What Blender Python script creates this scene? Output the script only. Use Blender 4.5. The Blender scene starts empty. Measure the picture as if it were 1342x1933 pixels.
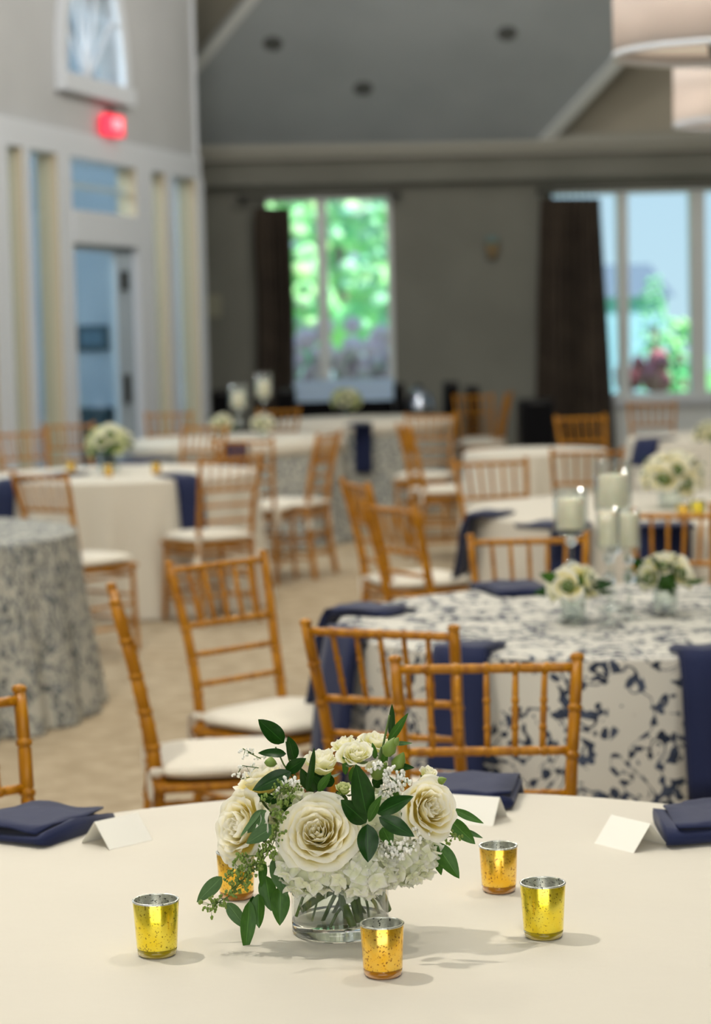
import bpy, math, random
from mathutils import Vector, Matrix, Euler
from mathutils import noise as mnoise
random.seed(7)
S = bpy.context.scene
COL = S.collection
PI = math.pi

# ---------------------------------------------------------------- camera
F = 4200.0                      # focal length in pixels of the 1342 x 1933 frame
W_, H_ = 1342.0, 1933.0
EYE = Vector((0, 0, 1.59))
PITCH = math.atan((H_/2 - 612)/F)
ROLL = math.radians(-1.35)
cam_d = bpy.data.cameras.new('camera')
cam = bpy.data.objects.new('camera', cam_d); COL.objects.link(cam)
cam_d.sensor_fit = 'HORIZONTAL'; cam_d.sensor_width = 24.0
cam_d.lens = F/W_*24.0
cam_d.clip_start = .05; cam_d.clip_end = 400
ROT = (Matrix.Rotation(PI/2 - PITCH, 3, 'X') @ Matrix.Rotation(ROLL, 3, 'Z'))
cam.matrix_world = Matrix.Translation(EYE) @ ROT.to_4x4()
cam_d.dof.use_dof = True
cam_d.dof.focus_distance = 2.98
cam_d.dof.aperture_fstop = 4.3
S.camera = cam

# ---------------------------------------------------------------- light
S.view_settings.view_transform = 'Standard'
S.view_settings.look = 'None'
S.view_settings.gamma = 1.0
S.view_settings.use_curve_mapping = False
S.view_settings.exposure = 0.06
wd = bpy.data.worlds.new('world'); S.world = wd; wd.use_nodes = True
nt = wd.node_tree; nt.nodes.clear()
wo = nt.nodes.new('ShaderNodeOutputWorld'); bg = nt.nodes.new('ShaderNodeBackground')
tc = nt.nodes.new('ShaderNodeTexCoord'); sep = nt.nodes.new('ShaderNodeSeparateXYZ'); cr = nt.nodes.new('ShaderNodeValToRGB')
nt.links.new(tc.outputs['Generated'], sep.inputs[0]); nt.links.new(sep.outputs['Z'], cr.inputs[0])
cr.color_ramp.elements[0].position = 0.0; cr.color_ramp.elements[0].color = (.60, .80, .92, 1)
cr.color_ramp.elements[1].position = 0.5; cr.color_ramp.elements[1].color = (.30, .55, .95, 1)
nt.links.new(cr.outputs[0], bg.inputs[0]); bg.inputs[1].default_value = 1.0
nt.links.new(bg.outputs[0], wo.inputs[0])

def lamp(name, kind, loc, energy, color, size=.1, rot=(0, 0, 0), spot=None, sy=None):
    d = bpy.data.lights.new(name, kind); d.energy = energy; d.color = color
    if kind == 'AREA':
        d.size = size
        if sy: d.shape = 'RECTANGLE'; d.size_y = sy
    elif kind == 'SUN': d.angle = size
    else: d.shadow_soft_size = size
    if spot: d.spot_size = spot; d.spot_blend = .6
    o = bpy.data.objects.new(name, d); COL.objects.link(o); o.location = loc; o.rotation_euler = rot
    return o
WARM = (1.0, .925, .82); SOFT = (1.0, .965, .92)
sun = lamp('sun', 'SUN', (0, 0, 20), 7.0, (1, .95, .86), .02)
sun.rotation_euler = Vector((-.5, .5, -.7)).to_track_quat('-Z', 'Y').to_euler()
# recessed ceiling lamps over the near table (two give the crossed shadows) and along the room
lamp('ceiling_lamp', 'POINT', (-1.9, 3.9, 4.6), 340, WARM, .04)
lamp('ceiling_lamp', 'POINT', (1.3, 4.0, 4.6), 125, WARM, .045)
lamp('ceiling_lamp', 'POINT', (.2, .6, 4.2), 60, SOFT, .30)
for x, y, e in ((-1.6, 8, 150), (1.8, 8.5, 150), (-1.2, 13, 170), (2.0, 13.5, 170), (.6, 18, 110)):
    lamp('ceiling_lamp', 'POINT', (x, y, 4.8), e, WARM, .15)
lamp('room_glow', 'AREA', (0, 4, 6.8), 60, SOFT, 8, sy=14)
lamp('rear_fill_light', 'AREA', (0, -6, 2.8), 290, (1.0, .99, .97), 9, rot=(PI/2, 0, 0), sy=4)  # unseen fill, added behind the camera to brighten what faces it
lamp('room_glow', 'AREA', (0, 15, 6.8), 75, SOFT, 7, sy=10)

# ---------------------------------------------------------------- helpers
def ray(px, py):
    return ROT @ Vector(((px - W_/2)/F, -(py - H_/2)/F, -1))
def at(px, py, Y):                 # point seen at a pixel, at distance Y
    d = ray(px, py); return EYE + d*(Y/d.y)
def on(px, py, Z):                 # point seen at a pixel, at height Z
    d = ray(px, py); return EYE + d*((Z - EYE.z)/d.z)
def on_plane(px, py, P, N):
    d = ray(px, py); return EYE + d*((P - EYE).dot(N)/d.dot(N))

def lin(c):
    return tuple((v/255/12.92 if v/255 <= .04045 else ((v/255 + .055)/1.055)**2.4) for v in c)

class MB:
    def __init__(s): s.v = []; s.f = []; s.uv = {}; s.sm = True
    def add(s, vs, fs, uvs=None):
        o = len(s.v); s.v += [tuple(v) for v in vs]
        for i, f in enumerate(fs):
            s.f.append(tuple(o + k for k in f))
            if uvs: s.uv[len(s.f) - 1] = [uvs[k] for k in f]
        return s
    def box(s, a, b, M=None):
        x0, y0, z0 = a; x1, y1, z1 = b
        vs = [(x0,y0,z0),(x1,y0,z0),(x1,y1,z0),(x0,y1,z0),(x0,y0,z1),(x1,y0,z1),(x1,y1,z1),(x0,y1,z1)]
        if M: vs = [M @ Vector(v) for v in vs]
        return s.add(vs, [(0,3,2,1),(4,5,6,7),(0,1,5,4),(1,2,6,5),(2,3,7,6),(3,0,4,7)])
    def tube(s, pts, rad, n=8, cap=True):
        pts = [Vector(p) for p in pts]
        if not hasattr(rad, '__len__'): rad = [rad]*len(pts)
        T = (pts[-1] - pts[0]).normalized()
        ref = Vector((0,0,1)) if abs(T.z) < .9 else Vector((1,0,0))
        vs = []; N = None
        for i, p in enumerate(pts):
            t = (pts[min(i+1, len(pts)-1)] - pts[max(i-1, 0)])
            t = t.normalized() if t.length > 1e-9 else T
            N = (ref - t*ref.dot(t)).normalized() if N is None else (N - t*N.dot(t)).normalized()
            B = t.cross(N)
            for k in range(n):
                a = 2*PI*k/n
                vs.append(p + (N*math.cos(a) + B*math.sin(a))*rad[i])
        fs = []
        for i in range(len(pts)-1):
            for k in range(n):
                fs.append((i*n+k, i*n+(k+1)%n, (i+1)*n+(k+1)%n, (i+1)*n+k))
        if cap:
            fs.append(tuple(range(n-1, -1, -1))); fs.append(tuple((len(pts)-1)*n+k for k in range(n)))
        return s.add(vs, fs)
    def lathe(s, prof, n=32, c=(0,0,0), closed=False):
        vs = []; fs = []; m = len(prof)
        for r, z in prof:
            for k in range(n):
                a = 2*PI*k/n; vs.append((c[0]+r*math.cos(a), c[1]+r*math.sin(a), c[2]+z))
        for i in range(m - (0 if closed else 1)):
            j = (i+1) % m
            for k in range(n):
                fs.append((i*n+k, i*n+(k+1)%n, j*n+(k+1)%n, j*n+k))
        return s.add(vs, fs)
    def ball(s, c, r, n=6, m=4, sc=(1,1,1)):
        vs = [(c[0], c[1], c[2]+r*sc[2])]
        for i in range(1, m):
            t = PI*i/m
            for k in range(n):
                a = 2*PI*k/n
                vs.append((c[0]+r*sc[0]*math.sin(t)*math.cos(a), c[1]+r*sc[1]*math.sin(t)*math.sin(a), c[2]+r*sc[2]*math.cos(t)))
        vs.append((c[0], c[1], c[2]-r*sc[2])); fs = []
        for k in range(n): fs.append((0, 1+k, 1+(k+1)%n))
        for i in range(m-2):
            for k in range(n): fs.append((1+i*n+k, 1+(i+1)*n+k, 1+(i+1)*n+(k+1)%n, 1+i*n+(k+1)%n))
        L = len(vs)-1
        for k in range(n): fs.append((L, 1+(m-2)*n+(k+1)%n, 1+(m-2)*n+k))
        return s.add(vs, fs)
    def grid(s, fn, nu, nv, uv=True, wrap=False):
        vs = []; us = []
        for j in range(nv+1):
            for i in range(nu+1):
                vs.append(fn(i/nu, j/nv)); us.append((i/nu, j/nv))
        fs = [(j*(nu+1)+i, j*(nu+1)+i+1, (j+1)*(nu+1)+i+1, (j+1)*(nu+1)+i) for j in range(nv) for i in range(nu)]
        return s.add(vs, fs, us if uv else None)
    def mesh(s, name, mat, smooth=True):
        me = bpy.data.meshes.new(name); me.from_pydata(s.v, [], s.f)
        if s.uv:
            l = me.uv_layers.new(name='UVMap')
            for pi, uvs in s.uv.items():
                st = me.polygons[pi].loop_start
                for k, u in enumerate(uvs): l.data[st+k].uv = u
        if smooth: me.polygons.foreach_set('use_smooth', [True]*len(me.polygons))
        if mat: me.materials.append(mat)
        me.update(); return me
    def build(s, name, mat, parent=None, smooth=False, mod=None):
        return link(name, s.mesh(name, mat, smooth), parent)

def link(name, me, parent=None, M=None):
    o = bpy.data.objects.new(name, me); COL.objects.link(o)
    if parent: o.parent = parent
    if M: o.matrix_local = M
    return o
def tag(o, label=None, cat=None, group=None, kind=None):
    if label: o['label'] = label
    if cat: o['category'] = cat
    if group: o['group'] = group
    if kind: o['kind'] = kind
    return o
def empty(name, loc=(0,0,0), rz=0, label=None, cat=None, group=None):
    o = bpy.data.objects.new(name, None); COL.objects.link(o); o.location = loc; o.rotation_euler = (0,0,rz)
    o.empty_display_size = .05
    return tag(o, label, cat, group)
def struct(name, mb, mat, smooth=False, label=None):
    o = mb.build(name, mat, None, smooth); o['kind'] = 'structure'
    if label: o['label'] = label; 
    return o
def bevel(o, w, n=2):
    m = o.modifiers.new('bevel', 'BEVEL'); m.width = w; m.segments = n; m.limit_method = 'ANGLE'; return o
def copy_tree(o, parent=None):
    c = o.copy(); COL.objects.link(c); c.parent = parent
    for ch in list(o.children): copy_tree(ch, c)
    return c

# ---------------------------------------------------------------- materials
def mat(name, color, rough=.6, metal=0, spec=.5, **k):
    m = bpy.data.materials.new(name); m.use_nodes = True
    b = m.node_tree.nodes['Principled BSDF']
    b.inputs['Base Color'].default_value = (*color, 1); b.inputs['Roughness'].default_value = rough
    b.inputs['Metallic'].default_value = metal; b.inputs['Specular IOR Level'].default_value = spec
    for kk, v in k.items(): b.inputs[kk.replace('_', ' ')].default_value = v
    return m
def nodes(m): return m.node_tree.nodes, m.node_tree.links, m.node_tree.nodes['Principled BSDF']
def add_noise(m, c1, c2, scale, detail=3, lo=.35, hi=.65, coord='Object', bump=0, stretch=(1,1,1), bscale=None):
    N, L, b = nodes(m)
    t = N.new('ShaderNodeTexCoord'); mp = N.new('ShaderNodeMapping'); n = N.new('ShaderNodeTexNoise'); r = N.new('ShaderNodeValToRGB')
    mp.inputs['Scale'].default_value = stretch
    L.new(t.outputs[coord], mp.inputs[0]); L.new(mp.outputs[0], n.inputs['Vector'])
    n.inputs['Scale'].default_value = scale; n.inputs['Detail'].default_value = detail
    r.color_ramp.elements[0].position = lo; r.color_ramp.elements[0].color = (*c1, 1)
    r.color_ramp.elements[1].position = hi; r.color_ramp.elements[1].color = (*c2, 1)
    L.new(n.outputs['Fac'], r.inputs[0]); L.new(r.outputs[0], b.inputs['Base Color'])
    if bump:
        n2 = N.new('ShaderNodeTexNoise'); n2.inputs['Scale'].default_value = bscale or scale*3
        L.new(mp.outputs[0], n2.inputs['Vector'])
        bu = N.new('ShaderNodeBump'); bu.inputs['Strength'].default_value = bump; bu.inputs['Distance'].default_value = .004
        L.new(n2.outputs['Fac'], bu.inputs['Height']); L.new(bu.outputs[0], b.inputs['Normal'])
    return m
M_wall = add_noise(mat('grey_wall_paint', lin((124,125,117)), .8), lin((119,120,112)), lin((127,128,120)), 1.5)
M_wallhi = add_noise(mat('grey_wall_paint_warm_lit', lin((176,170,154)), .8), lin((172,166,150)), lin((180,174,158)), 1.5)  # upper far wall: same paint, toned lighter and warmer in place of light
M_ceil = add_noise(mat('ceiling_paint', lin((166,175,180)), .8), lin((162,171,176)), lin((170,179,184)), 1.2)
M_doorwall = add_noise(mat('pale_wall_paint', lin((178,181,184)), .7), lin((175,178,181)), lin((181,184,187)), 1.5)
M_trim = mat('white_trim_paint', lin((206,212,220)), .45)
M_cornice = mat('grey_trim_paint', lin((160,160,150)), .6)
M_warmside = mat('warm_light_trim_paint', lin((180,166,140)), .6)  # white trim with warm light put into its colour, for mullion sides
M_frame = mat('window_frame_paint', lin((222,228,228)), .5)
M_bluewall = add_noise(mat('blue_grey_paint', lin((166,182,196)), .8), lin((162,178,192)), lin((170,186,200)), 1.0)
M_carpet = add_noise(mat('tan_carpet', lin((176,160,134)), .95, spec=.1), lin((162,146,120)), lin((188,172,146)), 9, detail=6, lo=.3, hi=.7, bump=.5, bscale=180)
M_glass = bpy.data.materials.new('clear_pane')
def thin_glass(name, tint, gl=.06, k=1.0):
    m = bpy.data.materials.new(name); m.use_nodes = True; N = m.node_tree.nodes; L = m.node_tree.links; N.clear()
    o = N.new('ShaderNodeOutputMaterial'); mx = N.new('ShaderNodeMixShader'); t = N.new('ShaderNodeBsdfTransparent'); g = N.new('ShaderNodeBsdfGlossy')
    lw = N.new('ShaderNodeLayerWeight'); ml = N.new('ShaderNodeMath'); ml.operation = 'MULTIPLY_ADD'
    lw.inputs['Blend'].default_value = .28; ml.inputs[1].default_value = k; ml.inputs[2].default_value = gl*.3
    t.inputs[0].default_value = (*tint, 1); g.inputs['Roughness'].default_value = .03
    L.new(lw.outputs['Facing'], ml.inputs[0]); L.new(ml.outputs[0], mx.inputs[0])
    L.new(t.outputs[0], mx.inputs[1]); L.new(g.outputs[0], mx.inputs[2]); L.new(mx.outputs[0], o.inputs[0]); return m
M_pane = thin_glass('window_pane_glass', (.94, .98, .98), .05, .14)
M_vglass = thin_glass('vase_glass', (.96, .98, .97), .05, .5)
M_water = thin_glass('water', (.97, .99, .98), .03, .2)
M_base = mat('thick_glass', (.93, .95, .90), .02); M_base.node_tree.nodes['Principled BSDF'].inputs['Transmission Weight'].default_value = 1; M_base.node_tree.nodes['Principled BSDF'].inputs['IOR'].default_value = 1.45

def cloth_mat(name, c, var=.03, rough=.85, weave=900):
    m = mat(name, c, rough, spec=.2)
    N, L, b = nodes(m)
    b.inputs['Sheen Weight'].default_value = .15
    t = N.new('ShaderNodeTexCoord'); w = N.new('ShaderNodeTexNoise'); w.inputs['Scale'].default_value = weave; w.inputs['Detail'].default_value = 2
    n = N.new('ShaderNodeTexNoise'); n.inputs['Scale'].default_value = 5; n.inputs['Detail'].default_value = 4
    L.new(t.outputs['Object'], w.inputs['Vector']); L.new(t.outputs['Object'], n.inputs['Vector'])
    r = N.new('ShaderNodeValToRGB'); r.color_ramp.elements[0].color = (*[v*(1-var) for v in c], 1); r.color_ramp.elements[1].color = (*[min(1, v*(1+var)) for v in c], 1)
    L.new(n.outputs['Fac'], r.inputs[0]); L.new(r.outputs[0], b.inputs['Base Color'])
    bu = N.new('ShaderNodeBump'); bu.inputs['Strength'].default_value = .25; bu.inputs['Distance'].default_value = .001
    bu2 = N.new('ShaderNodeBump'); bu2.inputs['Strength'].default_value = .25; bu2.inputs['Distance'].default_value = .02
    L.new(n.outputs['Fac'], bu2.inputs['Height']); L.new(w.outputs['Fac'], bu.inputs['Height']); L.new(bu2.outputs[0], bu.inputs['Normal']); L.new(bu.outputs[0], b.inputs['Normal'])
    return m
M_white = cloth_mat('cream_tablecloth', lin((215,209,194)))
M_cush = cloth_mat('ivory_cushion_fabric', lin((226,220,204)))
M_navy = cloth_mat('navy_napkin_fabric', lin((28,37,72)), .12, .7)
def toile(name, base, ink, dens=.5, sc=1.0, vy=1.0):
    m = mat(name, base, .85, spec=.2); N, L, b = nodes(m)
    uv = N.new('ShaderNodeUVMap'); mp = N.new('ShaderNodeMapping'); mp.inputs['Scale'].default_value = (sc, sc*vy, sc); L.new(uv.outputs[0], mp.inputs[0])
    # curling vines: thin iso-lines of a distorted noise
    n1 = N.new('ShaderNodeTexNoise'); n1.inputs['Scale'].default_value = 7.5; n1.inputs['Detail'].default_value = 0; n1.inputs['Distortion'].default_value = 1.6
    L.new(mp.outputs[0], n1.inputs['Vector'])
    def math_(op, a, bv=None, c=None):
        x = N.new('ShaderNodeMath'); x.operation = op
        for i, v in enumerate((a, bv, c)):
            if v is None: continue
            if isinstance(v, (int, float)): x.inputs[i].default_value = v
            else: L.new(v, x.inputs[i])
        return x.outputs[0]
    v1 = math_('LESS_THAN', math_('ABSOLUTE', math_('SUBTRACT', n1.outputs['Fac'], .5)), .020)
    # leaves: stretched voronoi cells scattered along the vines
    vo = N.new('ShaderNodeTexVoronoi'); vo.inputs['Scale'].default_value = 34; 
    nd = N.new('ShaderNodeTexNoise'); nd.inputs['Scale'].default_value = 14; nd.inputs['Detail'].default_value = 2
    L.new(mp.outputs[0], nd.inputs['Vector'])
    mx = N.new('ShaderNodeMix'); mx.data_type = 'VECTOR'; mx.inputs[0].default_value = .07
    L.new(mp.outputs[0], mx.inputs[4]); L.new(nd.outputs['Color'], mx.inputs[5]); L.new(mx.outputs[1], vo.inputs['Vector'])
    leaf = math_('LESS_THAN', vo.outputs['Distance'], .46)
    near = math_('LESS_THAN', math_('ABSOLUTE', math_('SUBTRACT', n1.outputs['Fac'], .5)), .11*dens*2)
    leaf = math_('MULTIPLY', leaf, near)
    ink_f = math_('MAXIMUM', v1, leaf)
    mk = N.new('ShaderNodeTexNoise'); mk.inputs['Scale'].default_value = 2.6; mk.inputs['Detail'].default_value = 1; L.new(mp.outputs[0], mk.inputs['Vector'])
    ink_f = math_('MULTIPLY', ink_f, math_('GREATER_THAN', mk.outputs['Fac'], .36))
    c = N.new('ShaderNodeMix'); c.data_type = 'RGBA'; L.new(ink_f, c.inputs[0]); c.inputs[6].default_value = (*base, 1)
    tone = N.new('ShaderNodeValToRGB'); tone.color_ramp.elements[0].color = (*ink, 1); tone.color_ramp.elements[1].color = (*[min(1, v*2.2+.02) for v in ink], 1)
    tone.color_ramp.elements[0].position = .4; tone.color_ramp.elements[1].position = .7
    L.new(nd.outputs['Fac'], tone.inputs[0]); L.new(tone.outputs[0], c.inputs[7]); L.new(c.outputs[2], b.inputs['Base Color'])
    return m
M_toile = toile('navy_toile_print', lin((206,204,194)), lin((42,50,66)), .55, 1.15)
M_toile2 = toile('grey_toile_print', lin((184,183,172)), lin((78,84,88)), 1.0, 1.9, .6)
def wood_mat():
    m = mat('honey_bamboo_lacquer', lin((176,108,4)), .42, spec=.3); N, L, b = nodes(m)
    b.inputs['Coat Weight'].default_value = .15; b.inputs['Coat Roughness'].default_value = .2
    t = N.new('ShaderNodeTexCoord'); mp = N.new('ShaderNodeMapping'); mp.inputs['Scale'].default_value = (60, 60, 6); n = N.new('ShaderNodeTexNoise'); n.inputs['Scale'].default_value = 1; n.inputs['Detail'].default_value = 4
    L.new(t.outputs['Object'], mp.inputs[0]); L.new(mp.outputs[0], n.inputs['Vector'])
    r = N.new('ShaderNodeValToRGB'); r.color_ramp.elements[0].color = (*lin((146,90,0)), 1); r.color_ramp.elements[1].color = (*lin((190,129,8)), 1)
    r.color_ramp.elements[0].position = .3; r.color_ramp.elements[1].position = .7
    L.new(n.outputs['Fac'], r.inputs[0]); L.new(r.outputs[0], b.inputs['Base Color']); return m
M_wood = wood_mat()
M_node = mat('dark_bamboo_ring', lin((120,66,18)), .4)
M_curtain = add_noise(mat('dark_brown_curtain', lin((66,56,48)), .9), lin((58,49,42)), lin((74,64,54)), 3)
M_black = mat('black_plastic', (.004, .004, .005), .5, spec=.2)
M_blackcloth = mat('black_mesh_cloth', (.005, .005, .006), .9, spec=.1)
M_rod = mat('dark_bronze_rod', lin((60,60,58)), .35, .6)
M_candle = mat('white_candle_wax', lin((236,230,206)), .5, Subsurface_Weight=.2)
M_card = mat('white_card_stock', lin((242,240,230)), .75, spec=.2)
# --- flowers
def petal_mat(name, c_tip, c_base, trans=.35):
    m = bpy.data.materials.new(name); m.use_nodes = True; N, L, b = nodes(m)
    uv = N.new('ShaderNodeUVMap'); sp = N.new('ShaderNodeSeparateXYZ'); L.new(uv.outputs[0], sp.inputs[0])
    r = N.new('ShaderNodeValToRGB'); r.color_ramp.elements[0].color = (*c_base, 1); r.color_ramp.elements[0].position = .35
    r.color_ramp.elements[1].color = (*c_tip, 1); r.color_ramp.elements[1].position = .92
    L.new(sp.outputs['Y'], r.inputs[0]); L.new(r.outputs[0], b.inputs['Base Color']); b.inputs['Roughness'].default_value = .55; b.inputs['Specular IOR Level'].default_value = .25
    tr = N.new('ShaderNodeBsdfTranslucent'); L.new(r.outputs[0], tr.inputs[0]); mx = N.new('ShaderNodeMixShader'); mx.inputs[0].default_value = trans
    out = N['Material Output']; L.new(b.outputs[0], mx.inputs[1]); L.new(tr.outputs[0], mx.inputs[2]); L.new(mx.outputs[0], out.inputs[0])
    n = N.new('ShaderNodeTexNoise'); n.inputs['Scale'].default_value = 12; mp = N.new('ShaderNodeMapping'); mp.inputs['Scale'].default_value = (3, .6, 1)
    L.new(uv.outputs[0], mp.inputs[0]); L.new(mp.outputs[0], n.inputs['Vector'])
    bu = N.new('ShaderNodeBump'); bu.inputs['Strength'].default_value = .25; bu.inputs['Distance'].default_value = .002; L.new(n.outputs['Fac'], bu.inputs['Height']); L.new(bu.outputs[0], b.inputs['Normal'])
    return m
M_rose = petal_mat('cream_rose_petal', lin((255,253,242)), lin((252,240,150)), .45)
M_rose2 = petal_mat('ivory_spray_rose_petal', lin((255,253,240)), lin((238,236,160)), .45)
M_hyd = petal_mat('white_hydrangea_petal', lin((253,253,246)), lin((246,249,222)), .35)
M_green_petal = petal_mat('greenish_bud_petal', lin((232,236,180)), lin((150,175,70)), .3)
M_bb = mat('baby_breath_white', lin((248,248,240)), .7)
M_stem = add_noise(mat('green_stem', lin((86,110,44)), .5), lin((52,80,22)), lin((96,120,44)), 60)
def leaf_mat(name, c1, c2, rough):
    m = mat(name, c1, rough, spec=.3); N, L, b = nodes(m)
    uv = N.new('ShaderNodeUVMap'); sp = N.new('ShaderNodeSeparateXYZ'); L.new(uv.outputs[0], sp.inputs[0])
    # pale midrib
    s1 = N.new('ShaderNodeMath'); s1.operation = 'SUBTRACT'; L.new(sp.outputs['X'], s1.inputs[0]); s1.inputs[1].default_value = .5
    s2 = N.new('ShaderNodeMath'); s2.operation = 'ABSOLUTE'; L.new(s1.outputs[0], s2.inputs[0])
    s3 = N.new('ShaderNodeMath'); s3.operation = 'LESS_THAN'; L.new(s2.outputs[0], s3.inputs[0]); s3.inputs[1].default_value = .022
    n = N.new('ShaderNodeTexNoise'); n.inputs['Scale'].default_value = 5; L.new(uv.outputs[0], n.inputs['Vector'])
    r = N.new('ShaderNodeValToRGB'); r.color_ramp.elements[0].color = (*c1, 1); r.color_ramp.elements[1].color = (*c2, 1); L.new(n.outputs['Fac'], r.inputs[0])
    mx = N.new('ShaderNodeMix'); mx.data_type = 'RGBA'; L.new(s3.outputs[0], mx.inputs[0]); L.new(r.outputs[0], mx.inputs[6]); mx.inputs[7].default_value = (*[min(1, v*1.25+.008) for v in c2], 1)
    L.new(mx.outputs[2], b.inputs['Base Color'])
    tr = N.new('ShaderNodeBsdfTranslucent'); L.new(mx.outputs[2], tr.inputs[0]); ms = N.new('ShaderNodeMixShader'); ms.inputs[0].default_value = .2
    L.new(b.outputs[0], ms.inputs[1]); L.new(tr.outputs[0], ms.inputs[2]); L.new(ms.outputs[0], N['Material Output'].inputs[0])
    return m
M_ruscus = leaf_mat('glossy_dark_green_leaf', lin((14,44,8)), lin((34,80,16)), .32)
M_ruscus2 = leaf_mat('mid_green_leaf', lin((44,88,24)), lin((76,120,42)), .4)
M_euc = leaf_mat('grey_green_eucalyptus_leaf', lin((66,100,56)), lin((94,128,78)), .5)
M_seed = mat('green_eucalyptus_seed', lin((116,142,58)), .5)
def mercury(name, c, spots, cb):
    m = mat(name, c, .22, .75); N, L, b = nodes(m)
    t = N.new('ShaderNodeTexCoord'); n = N.new('ShaderNodeTexNoise'); n.inputs['Scale'].default_value = 330; n.inputs['Detail'].default_value = 2
    n2 = N.new('ShaderNodeTexNoise'); n2.inputs['Scale'].default_value = 40
    L.new(t.outputs['Object'], n.inputs['Vector']); L.new(t.outputs['Object'], n2.inputs['Vector'])
    r = N.new('ShaderNodeValToRGB'); r.color_ramp.elements[0].position = .61; r.color_ramp.elements[0].color = (0,0,0,1); r.color_ramp.elements[1].position = .65
    r2 = N.new('ShaderNodeValToRGB'); r2.color_ramp.elements[0].position = .35; r2.color_ramp.elements[0].color = (*c, 1); r2.color_ramp.elements[1].position = .7; r2.color_ramp.elements[1].color = (*cb, 1)
    L.new(n.outputs['Fac'], r.inputs[0]); L.new(n2.outputs['Fac'], r2.inputs[0])
    mx = N.new('ShaderNodeMix'); mx.data_type = 'RGBA'; L.new(r.outputs[0], mx.inputs[0]); L.new(r2.outputs[0], mx.inputs[6]); mx.inputs[7].default_value = (*spots, 1)
    L.new(mx.outputs[2], b.inputs['Base Color'])
    b.inputs['Coat Weight'].default_value = .6; b.inputs['Coat Roughness'].default_value = .04
    return m
M_gold = mercury('amber_mercury_glass', lin((254,196,34)), lin((150,95,15)), lin((254,214,100)))
M_olive = mercury('yellow_green_mercury_glass', lin((250,222,28)), lin((150,130,20)), lin((248,230,80)))
M_silver = mercury('silver_mercury_lining', lin((200,202,190)), lin((70,74,66)), lin((225,226,215)))
M_amberbase = mat('amber_glass_base', lin((196,130,10)), .08, Transmission_Weight=.35)
M_olivebase = mat('olive_glass_base', lin((176,156,14)), .08, Transmission_Weight=.35)

# ================================================================= STRUCTURE
YF = 24.0
struct('floor', MB().box((-9, -8, -.1), (10, 24, 0)), M_carpet)
struct('ceiling', MB().box((-9, -8, 7.5), (10, 24.2, 7.7)), M_ceil)
struct('wall_right', MB().box((9.8, -8, 0), (10, 24, 7.5)), M_wall)

struct('wall_rear', MB().box((-9, -8.2, 0), (10, -8, 7.5)), M_doorwall)
struct('wall_left', MB().box((-9.2, -8, 0), (-9, 12, 7.5)), M_doorwall)

# ---- far wall, assembled round its two window openings
def X(px, py=550, Y=YF): return at(px, py, Y).x
def Z(py, px=800, Y=YF): return at(px, py, Y).z
zt, zb = Z(364, 700), Z(744, 1200)
xa0, xa1, xb0 = X(506), X(742), X(1045)
def seg(x0, x1, z0, z1, name='wall_back', m=M_wall, y0=YF, y1=YF+.2):
    return struct(name, MB().box((x0, y0, z0), (x1, y1, z1)), m)
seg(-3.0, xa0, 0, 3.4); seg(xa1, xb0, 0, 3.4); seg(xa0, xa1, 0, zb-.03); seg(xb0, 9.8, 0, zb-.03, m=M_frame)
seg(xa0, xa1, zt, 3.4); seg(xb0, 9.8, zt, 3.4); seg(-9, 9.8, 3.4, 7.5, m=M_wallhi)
# header beam and two-step cornice under the ceiling
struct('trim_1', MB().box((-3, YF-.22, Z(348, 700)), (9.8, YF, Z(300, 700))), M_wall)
c = MB(); z0 = Z(302, 700)
c.box((-3, YF-.34, z0), (9.8, YF, z0+.07)); c.box((-3, YF-.42, z0+.07), (9.8, YF, z0+.14)); c.box((-3, YF-.30, z0+.14), (9.8, YF, z0+.20))
struct('trim_2', c, M_cornice)
struct('wall_left', MB().box((-3.2, 20.6, 0), (-3.0, YF, 7.5)), M_wall)

# ---- window frames and panes
def window(idx, x0, x1, posts, label):
    root = empty('window_%d' % idx, ((x0+x1)/2, YF+.1, zb)); root['kind'] = 'structure'; root['label'] = label
    inv = Matrix.Translation(root.location).inverted()
    fr = MB(); 
    fr.box((x0-.03, YF-.03, zb-.07), (x1+.03, YF+.14, zb+.01), inv); fr.box((x0, YF+.02, zt-.07), (x1, YF+.14, zt), inv)
    fr.build('window_frame', M_frame, root)
    for a, b_ in posts:
        MB().box((a, YF-.01, zb), (b_, YF+.15, zt-.05), inv).build('mullion', M_frame, root)
    MB().box((x0-.05, YF-.10, zb-.12), (x1+.05, YF-.01, zb-.06), inv).build('window_sill', M_trim, root)
    xs = [x0] + [v for p in posts for v in p] + [x1]
    for a, b_ in zip(xs[::2], xs[1::2]):
        if b_ - a > .03: MB().box((a, YF+.07, zb), (b_, YF+.08, zt), inv).build('pane', M_pane, root)
window(1, xa0, xa1, [(X(600), X(620)), (X(732), xa1)], 'window behind left curtain looking out on bright green foliage')
window(2, xb0, 5.2, [(X(1166), X(1187)), (X(1303), X(1332)), (X(1440), X(1462)), (X(1560), X(1585))], 'row of tall windows right of the dark curtain')
seg(5.2, 9.8, zb-.05, zt)

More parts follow.
